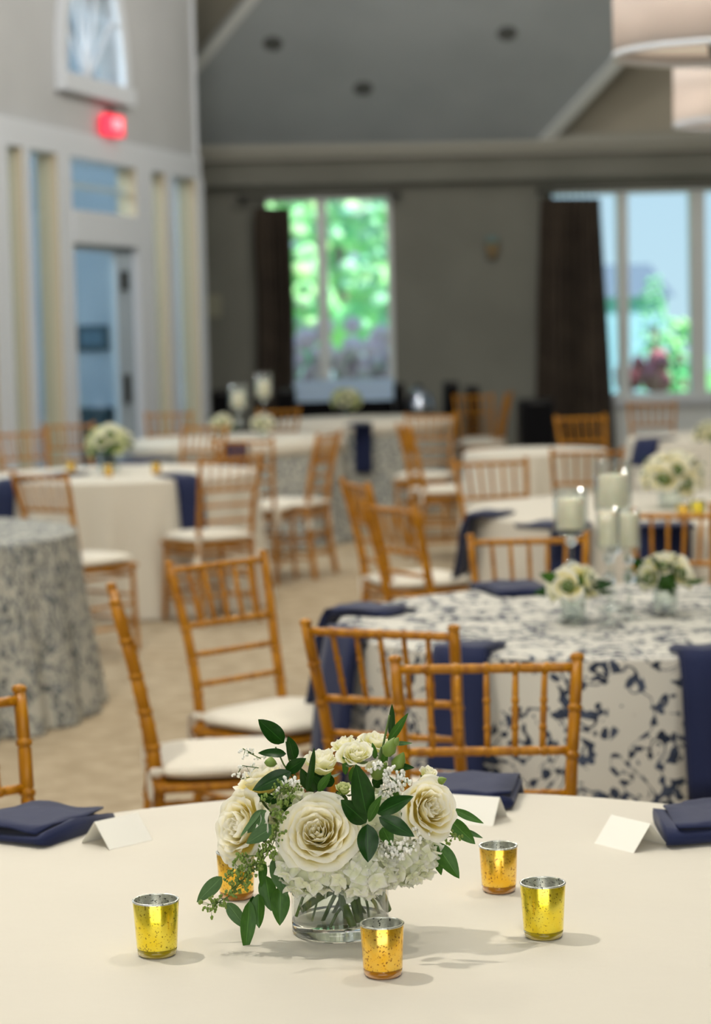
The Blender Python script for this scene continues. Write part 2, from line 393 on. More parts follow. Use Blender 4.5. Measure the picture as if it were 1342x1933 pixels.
# ---- sloping ceiling panel with painted edge trims
P1, P2 = at(300, 276, YF-.30), at(1025, 266, YF-.30)
P3 = at(1165, 112, YF-1.25)
NA = (P2-P1).cross(P3-P1).normalized()
pA = lambda x, y: on_plane(x, y, P1, NA)
poly = [pA(245, 276), pA(1025, 266), pA(1372, -110), pA(560, -110)]
def slab(pts, n, t):
    n = n.normalized()*t; k = len(pts)
    return MB().add(list(pts)+[p+n for p in pts], [tuple(range(k)), tuple(range(2*k-1, k-1, -1))]+[(i, (i+1)%k, k+(i+1)%k, k+i) for i in range(k)])
up = NA if NA.z > 0 else -NA
ceil2 = slab(poly, up, .12).build('ceiling', M_ceil); ceil2['kind'] = 'structure'
def beam(p, q, w, h, n):
    t = (q-p).normalized(); s = t.cross(n).normalized()
    vs = [p+s*a+n*b for a, b in ((-w,-h),(w,-h),(w,h),(-w,h))]+[q+s*a+n*b for a, b in ((-w,-h),(w,-h),(w,h),(-w,h))]
    return MB().add(vs, [(0,1,2,3),(7,6,5,4),(0,4,5,1),(1,5,6,2),(2,6,7,3),(3,7,4,0)])
struct('trim_3', beam(poly[1], poly[2], .06, .05, up), M_frame)
struct('trim_4', beam(poly[0], poly[3], .05, .05, up), M_frame)

# ---- receding door wall on the left
A, B = at(0, 600, 16.0), at(378, 600, 20.5)
A.z = B.z = 0
U = (B-A).normalized(); NW = Vector((U.y, -U.x, 0))
wallM = Matrix(((U.x, -NW.x, 0, A.x), (U.y, -NW.y, 0, A.y), (0, 0, 1, 0), (0, 0, 0, 1)))   # local: x along, y away from room, z up
wallI = wallM.inverted()
def wp(px, py=560, off=0):
    p = on_plane(px, py, A + NW*off, NW); q = wallI @ p; return q.x, q.z
ue = (B-A).length
hz0 = wp(0, 272)[1]; hz1 = wp(0, 220)[1]       # header band
def wseg(name, u0, u1, z0, z1, d0=0, d1=.18, m=M_doorwall):
    return struct(name, MB().box((u0, d0, z0), (u1, d1, z1), wallM), m)
u_l = -9.0
# arch window opening sits in the upper wall: build the wall around it
ax0, ax1 = wp(118, 150)[0], wp(226, 150)[0]; azb = wp(170, 152)[1]; ac = (ax0+ax1)/2; aw = (ax1-ax0)/2; ah = 1.05
up_w = MB()
up_w.box((u_l, 0, hz1), (ax0, .18, 7.5), wallM); up_w.box((ax1, 0, hz1), (ue, .18, 7.5), wallM); up_w.box((ax0, 0, hz1), (ax1, .18, azb), wallM)
n = 24
for i in range(n):
    a0, a1 = PI*i/n, PI*(i+1)/n
    pts = [(ac+aw*math.cos(a0), azb+ah*math.sin(a0)), (ac+aw*math.cos(a1), azb+ah*math.sin(a1)), (ac+aw*math.cos(a1), 7.5), (ac+aw*math.cos(a0), 7.5)]
    vs = [wallM @ Vector((x, d, z)) for d in (0, .18) for x, z in pts]
    up_w.add(vs, [(0,1,2,3),(7,6,5,4),(0,4,5,1),(1,5,6,2),(2,6,7,3),(3,7,4,0)])
struct('wall_left', up_w, M_doorwall)
wseg('trim_5', u_l, ue, hz0, hz1, -.05, .18, M_trim)
# end column of the door wall and its return
wseg('trim_6', wp(366)[0], ue+.02, 0, hz0, -.06, .25, M_trim)
struct('wall_left', MB().box((ue-.18, .18, 0), (ue, 3.6, 7.5), wallM), M_doorwall)
struct('wall_vestibule', MB().box((ue-.22, .19, 0), (ue-.18, 3.4, 4.2), wallM), M_bluewall)
wseg('trim_7', ue-.02, ue+.03, hz1, 7.5, -.02, .2, M_trim)
# mullions; added beige cheeks stand for warm light on their near sides
wr = empty('window_3', wallM @ Vector((0, .05, 0))); wr['kind'] = 'structure'; wr['label'] = 'glazed screen of white posts around the doorway'
wI = Matrix.Translation(wr.location).inverted() @ wallM
tb0, tb1 = wp(190, 463)[1], wp(190, 403)[1]
posts = [(41, 54), (106, 131), (254, 283), (309, 323)]
for a, b_ in posts:
    u0, u1 = wp(a)[0], wp(b_)[0]
    MB().box((u0, -.05, .0), (u1, .12, hz0), wI).build('mullion', M_trim, wr)
    MB().box((u0-.012, -.045, .0 if a != 254 else tb1), (u0, .12, hz0), wI).build('warm_light_cheek', M_warmside, wr)
for a in (-70, -28): 
    u0 = wp(a)[0]; MB().box((u0, -.08, 0), (u0+.3, .12, hz0), wI).build('mullion', M_trim, wr)
    MB().box((u0-.012, -.075, .0), (u0, .12, hz0), wI).build('warm_light_cheek', M_warmside, wr)
u0 = wp(366)[0]; MB().box((u0-.012, -.05, 0), (u0, .12, hz0), wI).build('warm_light_cheek', M_warmside, wr)
tb0, tb1 = wp(190, 463)[1], wp(190, 403)[1]
u0, u1 = wp(131)[0], wp(254)[0]
MB().box((u0, -.06, tb0), (u1, .12, tb1), wI).build('transom_bar', M_trim, wr)
MB().box((u0, .04, (tb1+hz0)/2-.02), (u1, .07, (tb1+hz0)/2+.02), wI).build('transom_muntin', M_trim, wr)
gl = [(-70+0, 41), (54, 106), (283, 309), (323, 366)]
for a, b_ in gl:
    MB().box((wp(a)[0], .020, .1), (wp(b_)[0], .028, hz0), wI).build('pane', M_pane, wr)
MB().box((u0, .02, tb1), (u1, .028, hz0), wI).build('pane', M_pane, wr)
# open door leaf, swung into the vestibule
dw = .92
dl = empty('door_1', wallM @ Vector((u1, .12, 0))); dl['kind'] = 'structure'; dl['label'] = 'pale blue grey glazed door in the left doorway'
dM = Matrix.Translation(dl.location).inverted() @ wallM
ul, ur = wp(131, 600)[0]+.01, wp(254, 600)[0]-.01; us = wp(221, 600)[0]
MB().box((ul, .0, .02), (ul+.05, .045, tb0), dM).box((us, .0, .02), (ur, .045, tb0), dM).box((ul, .0, .02), (ur, .045, .26), dM).box((ul, .0, tb0-.05), (ur, .045, tb0), dM).build('door_frame', M_bluewall, dl)
MB().box((ul+.05, .018, .26), (us, .026, tb0-.05), dM).build('pane', M_pane, dl)
MB().box((us+.10, -.05, .98), (us+.16, .0, 1.22), dM).build('door_handle', M_rod, dl)
MB().box((us+.10, -.05, tb0-.36), (us+.18, .0, tb0-.20), dM).build('door_closer', M_rod, dl)
# arch window
wa = empty('window_4', wallM @ Vector((ac, .05, azb))); wa['kind'] = 'structure'; wa['label'] = 'arched window with radiating bars above the exit sign'
aI = Matrix.Translation(wa.location).inverted() @ wallM
fr = MB(); m_ = 24
for i in range(m_):
    a0, a1 = PI*i/m_, PI*(i+1)/m_
    q = []
    for a in (a0, a1):
        for k in (1.0, 1.22): q.append((ac+aw*k*math.cos(a), azb+(ah+(k-1)*aw)*math.sin(a)))
    pts = [q[0], q[1], q[3], q[2]]
    vs = [aI @ Vector((x, d, z)) for d in (-.05, .16) for x, z in pts]
    fr.add(vs, [(0,1,2,3),(7,6,5,4),(0,4,5,1),(1,5,6,2),(2,6,7,3),(3,7,4,0)])
fr.build('window_frame', M_trim, wa)
MB().box((ax0-.14, -.09, azb-.14), (ax1+.14, .1, azb), aI).build('window_sill', M_trim, wa)
for a in (30, 60, 90, 120, 150):
    ca, sa = math.cos(math.radians(a)), math.sin(math.radians(a))
    p, q = aI @ Vector((ac, .04, azb)), aI @ Vector((ac+aw*ca, .04, azb+ah*sa))
    MB().tube([p, q], .018, 6).build('muntin', M_trim, wa)
pg = MB(); vs = [aI @ Vector((ac+aw*math.cos(PI*i/m_), .07, azb+ah*math.sin(PI*i/m_))) for i in range(m_+1)]
pg.add(vs, [tuple(range(m_+1))]).build('pane', M_pane, wa)
# vestibule behind the screen
uv_ = (wallI @ on_plane(66, 600, A - NW*3.4, NW)).x
struct('wall_vestibule', MB().box((uv_, 3.4, 0), (ue+.6, 3.6, 4.2), wallM), M_bluewall)
struct('ceiling_vestibule', MB().box((-3, .2, 4.2), (ue+.6, 3.6, 4.3), wallM), M_bluewall)
struct('baseboard_vestibule', MB().box((uv_, 3.36, 0), (ue+.6, 3.4, .16), wallM), M_trim)
vc = wallM @ Vector((1.3, 1.3, 3.7)); lamp('vestibule_lamp', 'POINT', vc, 130, (.80, .92, 1.0), .3)
vc = wallM @ Vector((-3.0, 1.3, 3.4)); lamp('vestibule_lamp', 'POINT', vc, 110, (.80, .92, 1.0), .3)

# ================================================================= EXTERIOR
M_grass = add_noise(mat('lawn', lin((120,190,110)), .9), lin((96,170,90)), lin((150,212,130)), 2)
M_leaf1 = add_noise(mat('bright_foliage', lin((180,240,180)), .8), lin((140,225,165)), lin((215,248,180)), 1.4)
M_leaf2 = add_noise(mat('dense_foliage', lin((160,228,190)), .8), lin((130,208,170)), lin((190,240,195)), 1.4)
M_pink = mat('pink_flower_bed', lin((250,222,232)), .8)
M_render = mat('pale_building_render', lin((160,192,224)), .8)
M_roof = mat('grey_roof', lin((110,124,140)), .8)
M_bark = mat('tree_bark', lin((130,120,110)), .9)
tag(MB().box((-20, 24.4, -.3), (30, 70, -.15)).build('lawn', M_grass), kind='structure')
def tree(x, y, h, r, m, label, trunk=True):
    root = empty('tree', (x, y, -.15), 0, label, 'tree', 'trees outside the windows')
    mb = MB(); rnd = random.Random(int(x*77+y*13))
    for i in range(190):
        a, e = rnd.uniform(0, 2*PI), rnd.uniform(-.9, 1)
        rr = r*math.sqrt(max(0, 1-e*e*.8))*rnd.uniform(.3, 1)
        mb.ball((rr*math.cos(a), rr*math.sin(a), h*.58+e*h*.42), r*rnd.uniform(.07, .17), 6, 4, (1, 1, .8))
    mb.build('foliage', m, root, True)
    MB().tube([(0,0,0), (.05,0,h*.3), (0,.03,h*.7)], [.14,.11,.06], 8).build('trunk', M_bark, root)
tree(-1.25, 29, 4.6, 1.1, M_leaf1, 'bright green tree outside the left window, left of its mullion')
tree(.85, 33, 6.4, 1.15, M_leaf2, 'taller green tree outside the left window, right of its mullion')
tree(-.2, 37, 7, 2.6, M_leaf1, 'pale green tree far behind the left window')
tree(4.2, 31, 2.3, .26, M_leaf2, 'slim dark green shrub outside the right window')
tree(4.85, 33, 1.7, .42, M_leaf1, 'low green shrub at the right edge of the right window')
b = empty('building', (4.95, 40, -.15), 0, 'pale blue grey building beyond the right window', 'building')
MB().box((-.7, 0, 0), (.7, 5, 2.1)).build('wall', M_render, b); MB().add([(-.85,-.2,2.1),(.85,-.2,2.1),(.85,5.2,2.1),(-.85,5.2,2.1),(-.75,2.5,2.75),(.75,2.5,2.75)], [(0,1,5,4),(2,3,4,5),(0,4,3),(1,2,5),(0,3,2,1)]).build('roof', M_roof, b)
fb = MB(); rnd = random.Random(3)
for i in range(300): fb.ball((rnd.uniform(-1.9, 1.7), rnd.uniform(-.4, .4), rnd.uniform(.05, 1.75)), rnd.uniform(.08, .15), 6, 4)
fo = fb.build('flowering_hedge', M_pink, None, True); fo.location = (0, 27.5, -.15); tag(fo, 'pale pink flowering hedge low outside the left window', 'hedge')
fb = MB()
for i in range(30): fb.ball((rnd.uniform(-.3, .3), rnd.uniform(-.2, .2), rnd.uniform(.05, 1.2)), rnd.uniform(.08, .16), 6, 4)
fo = fb.build('flowering_shrub', mat('red_blossom', lin((214,130,140)), .8), None, True); fo.location = (3.75, 29, -.15); tag(fo, 'small reddish flowering shrub low outside the right window', 'shrub')

# ================================================================= curtains, rods, sconce
def curtain(edges, Y, name_label, nf):
    # edges: list of (left px, right px, py)
    rows = [(at(l, y, Y), at(r, y, Y)) for l, r, y in edges]
    root = empty('curtain', ((rows[0][0]+rows[0][1])/2), 0, name_label, 'curtain', None)
    zs = [r[0].z for r in rows]
    def f(u, v):
        t = v*(len(rows)-1); i = min(int(t), len(rows)-2); k = t-i
        L_ = rows[i][0].lerp(rows[i+1][0], k); R_ = rows[i][1].lerp(rows[i+1][1], k)
        p = L_.lerp(R_, u); p.y = Y + .05*math.sin(u*nf*2*PI + .5*math.sin(v*3)) + .02*math.sin(u*nf*5)
        p.x += .012*math.sin(u*nf*4*PI+1); return p - root.location
    o = MB().grid(f, nf*10, 16).build('curtain_panel', M_curtain, root, True)
    sd = o.modifiers.new('solid', 'SOLIDIFY'); sd.thickness = .008
    w = rows[0][1].x - rows[0][0].x
    for i in range(nf):
        cx = -w/2 + w*(i+.5)/nf
        MB().lathe([(.022, -.004), (.028, 0), (.022, .004), (.018, 0)], 12, closed=True).build('ring', M_rod, root).matrix_local = Matrix.Translation((cx, 0, .045)) @ Matrix.Rotation(PI/2, 4, 'Y')
    return root
YC = YF - .30
curtain([(478,546,392),(479,548,470),(485,552,560),(486,553,650),(482,552,745),(480,556,888)], YC, 'dark brown curtain at the left window with green foliage', 6)
curtain([(1020,1130,374),(1018,1136,470),(1014,1142,560),(1013,1148,650),(1011,1154,760),(1008,1160,880)], YC, 'wide dark brown curtain left of the blue sky windows', 9)
def rod(p, q, label):
    root = empty('curtain_rod', (p+q)/2, 0, label, 'curtain rod')
    MB().tube([p-root.location, q-root.location], .016, 10).build('rod', M_rod, root, True)
    for e in (p, q): 
        MB().ball(tuple(e-root.location), .035, 10, 6).build('finial', M_rod, root, True)
    for e in (p.lerp(q, .04), p.lerp(q, .96)):
        MB().box((-.02, 0, -.03), (.02, YF-.0-p.y, .03), Matrix.Translation(e-root.location)).build('bracket', M_rod, root)
rp = at(452, 374, YC); rq = at(752, 366, YC); rq.z = rp.z
rod(rp, rq, 'dark curtain rod over the left window')
rp2 = at(1018, 360, YC); rp2.z = rp.z; rod(rp2, Vector((5.3, YC, rp.z)), 'dark curtain rod over the right windows')
sc = at(928, 470, YF); so = empty('wall_sconce', (sc.x, YF, sc.z), 0, 'small wall sconce between the two windows', 'wall lamp')
MB().box((-.05, -.025, -.12), (.05, 0, .10)).build('back_plate', M_rod, so)
MB().lathe([(.035, -.10), (.06, -.02), (.075, .05), (.07, .05), (.055, -.02), (.03, -.095)], 16, (0, -.09, 0)).build('shade', mat('amber_sconce_glass', lin((140,120,84)), .4), so, True)
MB().lathe([(.03, 0), (.075, .035), (.06, .07), (0.001, .08)], 16, (0, -.09, .05)).build('globe', mat('sconce_globe', lin((120,150,150)), .2), so, True)
pl = at(402, 578, YF); o = bevel(MB().box((-.09, -.02, -.12), (.09, 0, .12)).build('wall_plate', mat('cream_plastic', lin((150,150,130)), .5)), .008); o.location = (pl.x, YF, pl.z)
tag(o, 'small cream wall plate beside the white column', 'switch plate')
for i, (x, y) in enumerate(((515, 82), (685, 167), (957, 63))):
    p = pA(x, y); o = MB().lathe([(.001, -.004), (.06, -.004), (.085, -.012), (.10, -.004), (.10, .01), (.001, .01)], 24).build('recessed_light', mat('dark_light_trim', lin((92,96,96)), .5), None, True)
    o.matrix_world = Matrix.Translation(p) @ Vector((0,0,1)).rotation_difference(up).to_matrix().to_4x4()
    tag(o, ('leftmost', 'lowest', 'rightmost')[i] + ' recessed light in the sloping grey ceiling', 'ceiling light')

# ---- exit sign
ex = wp(195, 238); es = empty('exit_sign', wallM @ Vector((ex[0], -.08, ex[1])), 0, 'red lit EXIT sign above the doorway', 'sign')
eM = Matrix.Translation(es.location).inverted() @ wallM
eh, ew = .11, .22
tl = wp(176, 215); br = wp(207, 262); ew = (br[0]-tl[0])/2; eh = (tl[1]-br[1])/2
bevel(MB().box((ex[0]-ew, -.12, ex[1]-eh), (ex[0]+ew, -.04, ex[1]+eh), eM).build('housing', mat('red_lit_panel', (.9,.03,.06), .4, Emission_Color=(1,.05,.10,1), Emission_Strength=1.0), es), .01)
MB().box((ex[0]-ew*.5, -.09, ex[1]+eh), (ex[0]+ew*.1, -.06, ex[1]+eh+.05), eM).build('mount', M_rod, es)
fc = bpy.data.curves.new('lettering', 'FONT'); fc.body = 'EXIT'; fc.size = eh*1.35; fc.align_x = 'CENTER'; fc.align_y = 'CENTER'; fc.extrude = .004
fo = bpy.data.objects.new('lettering_curve', fc); COL.objects.link(fo)
bpy.context.view_layer.update()
me = bpy.data.meshes.new_from_object(fo.evaluated_get(bpy.context.evaluated_depsgraph_get())); bpy.data.objects.remove(fo)
me.materials.clear(); me.materials.append(mat('lit_letter', (1,.5,.5), .4, Emission_Color=(1,.25,.3,1), Emission_Strength=1.6))
link('lettering', me, es, eM @ Matrix.Translation((ex[0], -.126, ex[1])) @ Matrix.Rotation(PI/2, 4, 'X'))

# ---- pendants
M_shade = bpy.data.materials.new('linen_shade'); M_shade.use_nodes = True
N, L, b = nodes(M_shade); b.inputs['Base Color'].default_value = (*lin((220,214,210)), 1); b.inputs['Roughness'].default_value = .8
tr = N.new('ShaderNodeBsdfTranslucent'); tr.inputs[0].default_value = (*lin((214,206,200)), 1); mx = N.new('ShaderNodeMixShader'); mx.inputs[0].default_value = .5
L.new(b.outputs[0], mx.inputs[1]); L.new(tr.outputs[0], mx.inputs[2]); L.new(mx.outputs[0], N['Material Output'].inputs[0])
M_diff = mat('lamp_diffuser', lin((240,228,214)), .6, Emission_Color=(1,.86,.72,1), Emission_Strength=.25)
def pendant(cx_px, bot_py, Y, r, h, label, e):
    p = at(cx_px, bot_py, Y); root = empty('pendant_lamp', p, 0, label, 'lamp', 'white drum pendant lamps')
    MB().lathe([(r, 0), (r, h), (r-.006, h), (r-.006, 0)], 64, closed=True).build('shade', M_shade, root, True)
    MB().lathe([(r+.004, -.004), (r+.004, .02), (r-.012, .02), (r-.012, -.004)], 64, closed=True).build('shade_rim', M_trim, root, True)
    MB().lathe([(.001, .05), (r-.02, .05), (r-.02, .06), (.001, .06)], 48).build('diffuser', M_diff, root, True)
    MB().lathe([(.001, -.01), (.03, 0), (.035, .03), (.035, .05)], 20).build('finial', M_rod, root, True)
    MB().tube([(0, 0, h), (0, 0, 7.5-p.z)], .012, 8).build('stem', M_rod, root, True)
    l = lamp('pendant_bulb', 'POINT', p + Vector((0, 0, h*.55)), e, (1, .92, .85), .08)
pendant(1352, 104, 9.8, .445, .42, 'large white drum pendant nearest, in the top right corner', 12)
pendant(1410, 236, 13.6, .44, .46, 'white drum pendant farther off, lower at the right edge', 8)

# ================================================================= TABLES
TOP = .76
def tablecloth(cx, cy, R, m, label, nf=14, amp=.05, flare=.10, seed=1, n=168, top=TOP, group=None, name='tablecloth'):
    rnd = random.Random(seed); ph = [rnd.uniform(0, 6.28) for _ in range(6)]
    mb = MB(); vs = []; us = []; rings = []
    prof = [(0.001, top, 0), (R*.35, top, 0), (R*.7, top, 0), (R-.03, top, 0), (R-.008, top-.002, 0), (R, top-.010, 0), (R, top-.0101, 1e-6)]
    K = 12
    for k in range(1, K+1): prof.append((R, top-.01-(top-.018)*k/K, k/K))
    s = 0; last = None; d = []
    for r, z, t in prof:
        if last: s += math.hypot(r-last[0], z-last[1])
        last = (r, z); d.append(s)
    for (r, z, t), dd in zip(prof, d):
        for k in range(n+1):
            a = 2*PI*k/n
            w = math.sin(nf*a+ph[0]+1.2*math.sin(2*a+ph[1])) + .5*math.sin((nf*1.0+3)//1*a+ph[2]) + .35*math.sin((2*nf+1)*a+ph[3])
            rr = r + t*flare + (t**.8)*amp*w*(.4+.6*t) if t else r
            vs.append((rr*math.cos(a), rr*math.sin(a), z))
            if t: us.append((a*R*1.0+3, -dd))
            else: us.append((r*math.cos(a)*1.0+9, r*math.sin(a)*1.0))
    fs = [(j*(n+1)+i, j*(n+1)+i+1, (j+1)*(n+1)+i+1, (j+1)*(n+1)+i) for j in range(len(prof)-1) for i in range(n)]
    # faces wound outward/up
    fs = [tuple(reversed(f)) for f in fs]
    mb.add(vs, fs, us)
    o = mb.build(name, m, None, True); o.location = (cx, cy, 0)
    tag(o, label, 'tablecloth', group); return o
T1 = (0.02, 3.02, .90)
T2 = tuple(on(1160, 1162, TOP).xy)+(.78,)
T3 = tuple(on(1268, 955, TOP).xy)+(.90,)
T4 = (-2.07, 9.25, .90)
T5 = tuple(on(225, 893, TOP).xy)+(.80,)
T6 = tuple(on(452, 828, TOP).xy)+(.78,)
T7 = tuple(on(685, 792, TOP).xy)+(.78,)
T8 = tuple(on(1430, 822, TOP).xy)+(.90,)
T9 = tuple(on(1010, 850, TOP).xy)+(.46,)
tablecloth(*T1, M_white, 'large cream tablecloth of the nearest table, under the sharp flower vase', nf=13, amp=.03, flare=.03, seed=3)
tablecloth(*T2, M_toile, 'navy and white vine print tablecloth behind the two nearest bamboo chairs', nf=9, amp=.025, flare=.04, seed=5)
tablecloth(*T3, M_white, 'white tablecloth behind the printed one, with a big rose bouquet', nf=25, amp=.042, flare=.05, seed=8)
tablecloth(*T4, M_toile2, 'grey vine print tablecloth cut off by the left edge', nf=24, amp=.035, flare=.07, seed=9)
tablecloth(*T5, M_white, 'white floor-length tablecloth under pale green flowers, left side', nf=22, amp=.048, flare=.05, seed=12)
tablecloth(*T6, M_toile2, 'grey print tablecloth under the far candle holders and round flower balls', nf=13, amp=.03, seed=14)
tablecloth(*T7, M_toile2, 'grey print tablecloth under yellow and white flowers below the left window', nf=13, amp=.03, seed=15)
tablecloth(*T8, M_white, 'white tablecloth far right, partly cut by the right edge', nf=26, amp=.026, flare=.05, seed=17)
tablecloth(*T9, M_white, 'pale bluish white tablecloth of a small round table below the black speaker', nf=13, amp=.035, flare=.04, seed=19)
for t_ in (T6, T7):   # white overlays on the far printed cloths
    o = MB().lathe([(.001, .006), (t_[2]-.01, .006), (t_[2]+.012, -.004), (t_[2]+.02, -.10), (t_[2]+.014, -.10), (t_[2]+.006, -.008), (.001, .001)], 64).build('table_overlay', M_white, None, True)
    o.location = (t_[0], t_[1], TOP+.001); tag(o, 'white overlay on top of the printed cloth, ' + ('under the candle holders' if t_ is T6 else 'under the yellow and white flowers'), 'tablecloth')

# ---- napkins: a folded strip that lies on the table and may hang over its edge
def napkin(T, p0, ang, w, hang, label, thick=.014, seed=0, skew=0, layers=2):
    cx, cy, R = T; d = Vector((math.cos(ang), math.sin(ang))); s = Vector((-d.y, d.x))
    rel = Vector((p0[0]-cx, p0[1]-cy)); bq = rel.dot(d); cq = rel.dot(rel)-(R+.012)**2
    D = -bq + math.sqrt(max(0, bq*bq-cq))
    z0 = TOP + .001
    path = []; k = 8
    for i in range(k+1): path.append((D*.97*i/k, z0, 0))
    if hang > .02:
        path.append((D+.012, z0-.012, 1))
        for i in range(1, 7): path.append((D+.02+.05*i/6, z0-.012-hang*i/6, 1))
    vs = []; n = 12; rnd = random.Random(seed)
    off = 0
    for i, (dd, z, side) in enumerate(path):
        f = i/(len(path)-1)
        th = thick*(1.25 if i == 0 else 1)*(1+.12*math.sin(f*9+seed))
        ww = w*(1-.05*f)
        for kx in range(n):       # cross section, a flat rounded loop
            a = 2*PI*kx/n
            u = math.copysign(abs(math.cos(a))**.35, math.cos(a))*ww/2
            v = math.copysign(abs(math.sin(a))**.6, math.sin(a))*th/2 + th/2
            v += .004*math.sin(u*30+seed+f*5)*(1 if math.sin(a) > 0 else 0)
            dx = dd + skew*u*(1-side)*(1 if i < 2 else max(0, 1-f*2))
            if side: q = Vector((p0[0], p0[1])) + d*(dx+v) + s*u; vs.append((q.x, q.y, z))
            else: q = Vector((p0[0], p0[1])) + d*dx + s*u; vs.append((q.x, q.y, z+max(v, .0)))
    fs = []
    for i in range(len(path)-1):
        for kx in range(n): fs.append((i*n+kx, (i+1)*n+kx, (i+1)*n+(kx+1)%n, i*n+(kx+1)%n))
    fs.append(tuple(range(n))); fs.append(tuple((len(path)-1)*n+kx for kx in range(n-1, -1, -1)))
    c0 = Vector((p0[0], p0[1], TOP)); vs = [Vector(v)-c0 for v in vs]
    root = empty('napkin', c0, 0, label, 'napkin', 'folded navy napkins')
    MB().add(vs, fs).build('folded_cloth', M_navy, root, True)
    # loose upper layer with its own hem
    vs2 = []
    for i in range(0, len(path)):
        dd, z, side = path[i]
        for u in (-.5, -.25, 0, .25, .5):
            uu = u*w*.92; h = thick*1.06 + .0035 + .003*math.sin(u*9+i)
            q = Vector((p0[0], p0[1])) + d*((dd+.018 if not side else dd+h) + skew*uu*(1-side)*(1 if i < 2 else 0)) + s*uu
            vs2.append(Vector((q.x, q.y, (z if side else z+h))) - c0)
    f2 = [(i*5+k2, (i+1)*5+k2, (i+1)*5+k2+1, i*5+k2+1) for i in range(len(path)-1) for k2 in range(4)]
    o = MB().add(vs2, f2).build('top_fold', M_navy, root, True); md = o.modifiers.new('solid', 'SOLIDIFY'); md.thickness = .0035; md.offset = 0
    return root
napkin(T1, on(150, 1568, .77).xy, math.radians(150), .20, .16, 'navy napkin at the left edge of the nearest table, beside a place card', .020, 1)
napkin(T1, (.165, 3.735), math.radians(80), .185, .22, 'navy napkin behind the flowers, in front of the nearest chair back', .020, 2)
napkin(T1, on(1246, 1566, .77).xy, math.radians(16), .19, .20, 'navy napkin at the right edge of the nearest table, beside a place card', .024, 3, skew=.3)
def nap_at(T, px, py, outdir, w, hang, label, seed, inset=.16):
    p = on(px, py, TOP); napkin(T, p.xy, outdir, w, hang, label, .012, seed)
def outward(T, px, py):
    p = on(px, py, TOP); return math.atan2(p.y-T[1], p.x-T[0])
nap_at(T2, 1352, 1226, math.radians(-84), .25, .33, 'navy napkin hanging over the printed cloth at the right edge of the picture', 4)
nap_at(T2, 902, 1220, math.radians(-112), .155, .36, 'navy napkin draped over the printed cloth between the two nearest chair backs', 5)
nap_at(T2, 690, 1196, math.radians(-152), .20, .42, 'navy napkin hanging at the left end of the printed cloth, behind the turned chair', 6)
nap_at(T2, 757, 1160, math.radians(150), .18, .25, 'navy napkin at the back left of the printed table top', 7)
nap_at(T2, 1000, 1126, math.radians(105), .20, .25, 'navy napkin at the back of the printed table, before the small chair', 8)
nap_at(T3, 960, 974, math.radians(160), .22, .25, 'navy napkin on the back left of the white table behind the printed one', 9)
nap_at(T3, 1010, 1000, math.radians(-130), .20, .34, 'navy napkin hanging over the near left edge of the second white table', 10)
nap_at(T3, 1262, 1000, math.radians(-92), .22, .14, 'navy napkin over the near edge of the second white table, below the big bouquet', 11)
nap_at(T5, 318, 898, math.radians(-68), .16, .27, 'navy napkin hanging over the front right of the left white tablecloth', 12)
nap_at(T5, 150, 896, math.radians(-122), .16, .40, 'navy napkin hanging over the front left of the left white tablecloth', 13)
nap_at(T5, 300, 868, math.radians(70), .22, .2, 'navy napkin at the back of the left white table, behind its flowers', 14)
nap_at(T7, 668, 806, math.radians(-98), .16, .40, 'navy napkin hanging on the far printed cloth below the yellow flowers', 15)
nap_at(T8, 1255, 830, math.radians(-130), .2, .15, 'navy napkin on the far right white table', 16)
nap_at(T6, 445, 838, math.radians(-95), .2, .15, 'navy napkin at the front of the far table with the candle holders', 17)

# ---- place cards
def place_card(a, b_, c_, label):      # a,b: bottom corners of the seen face, c_: foot of the other face beside b
    A_, B_, C_ = [on(*q, TOP) for q in (a, b_, c_)]
    ln = (B_-A_); ln.normalize(); half = (C_-B_)/2; half -= ln*half.dot(ln); half = half.normalized()*.037
    h = .0405; t = .0006; L_ = .089
    root = empty('place_card', A_, 0, label, 'place card', 'folded white place cards')
    o = Vector((0,0,0)); e = ln*L_; rz = Vector((0,0,h))
    for nm, (p, q) in (('front_panel', (o, half+rz)), ('back_panel', (half*2, half+rz))):
        nn = (q-p).cross(ln).normalized()*t
        m = MB().add([p, p+e, q+e, q, p+nn, p+e+nn, q+e+nn, q+nn], [(0,1,2,3),(7,6,5,4),(0,4,5,1),(1,5,6,2),(2,6,7,3),(3,7,4,0)])
        m.build(nm, M_card, root)
    return root
place_card((288,1586), (205,1605), (151,1597), 'white tent place card beside the left navy napkin')
place_card((835,1553), (894,1557), (918,1541), 'white tent place card half hidden behind the right rose')
place_card((1122,1592), (1197,1611), (1265,1597), 'white tent place card beside the right navy napkin')

# ---- votives
def votive_meshes(kind, r, rb, h):
    mo, mbm = (M_gold, M_amberbase) if kind == 'amber' else (M_olive, M_olivebase)
    bt = .011
    cup = MB().lathe([(rb+.0008, bt), (r, h-.001), (r-.0006, h), (r-.0022, h-.001)], 48).mesh('cup', mo)
    inn = MB().lathe([(r-.0022, h-.001), (rb-.0018, bt+.002), (.0005, bt+.002)], 48).mesh('lining', M_silver)
    base = MB().lathe([(.0005, bt-.0005), (rb+.0006, bt-.0005), (rb-.0002, .003), (rb-.003, 0), (.0005, 0)], 48).mesh('glass_base', mbm)
    rim = MB().lathe([(r+.0004, h-.0016), (r+.0006, h), (r-.001, h+.0008), (r-.0028, h), (r-.0022, h-.0018)], 48).mesh('rim', M_silver)
    return (('cup', cup), ('lining', inn), ('glass_base', base), ('rim', rim))
VA = votive_meshes('amber', .0280, .0245, .068); VO = votive_meshes('olive', .0307, .0262, .0745)
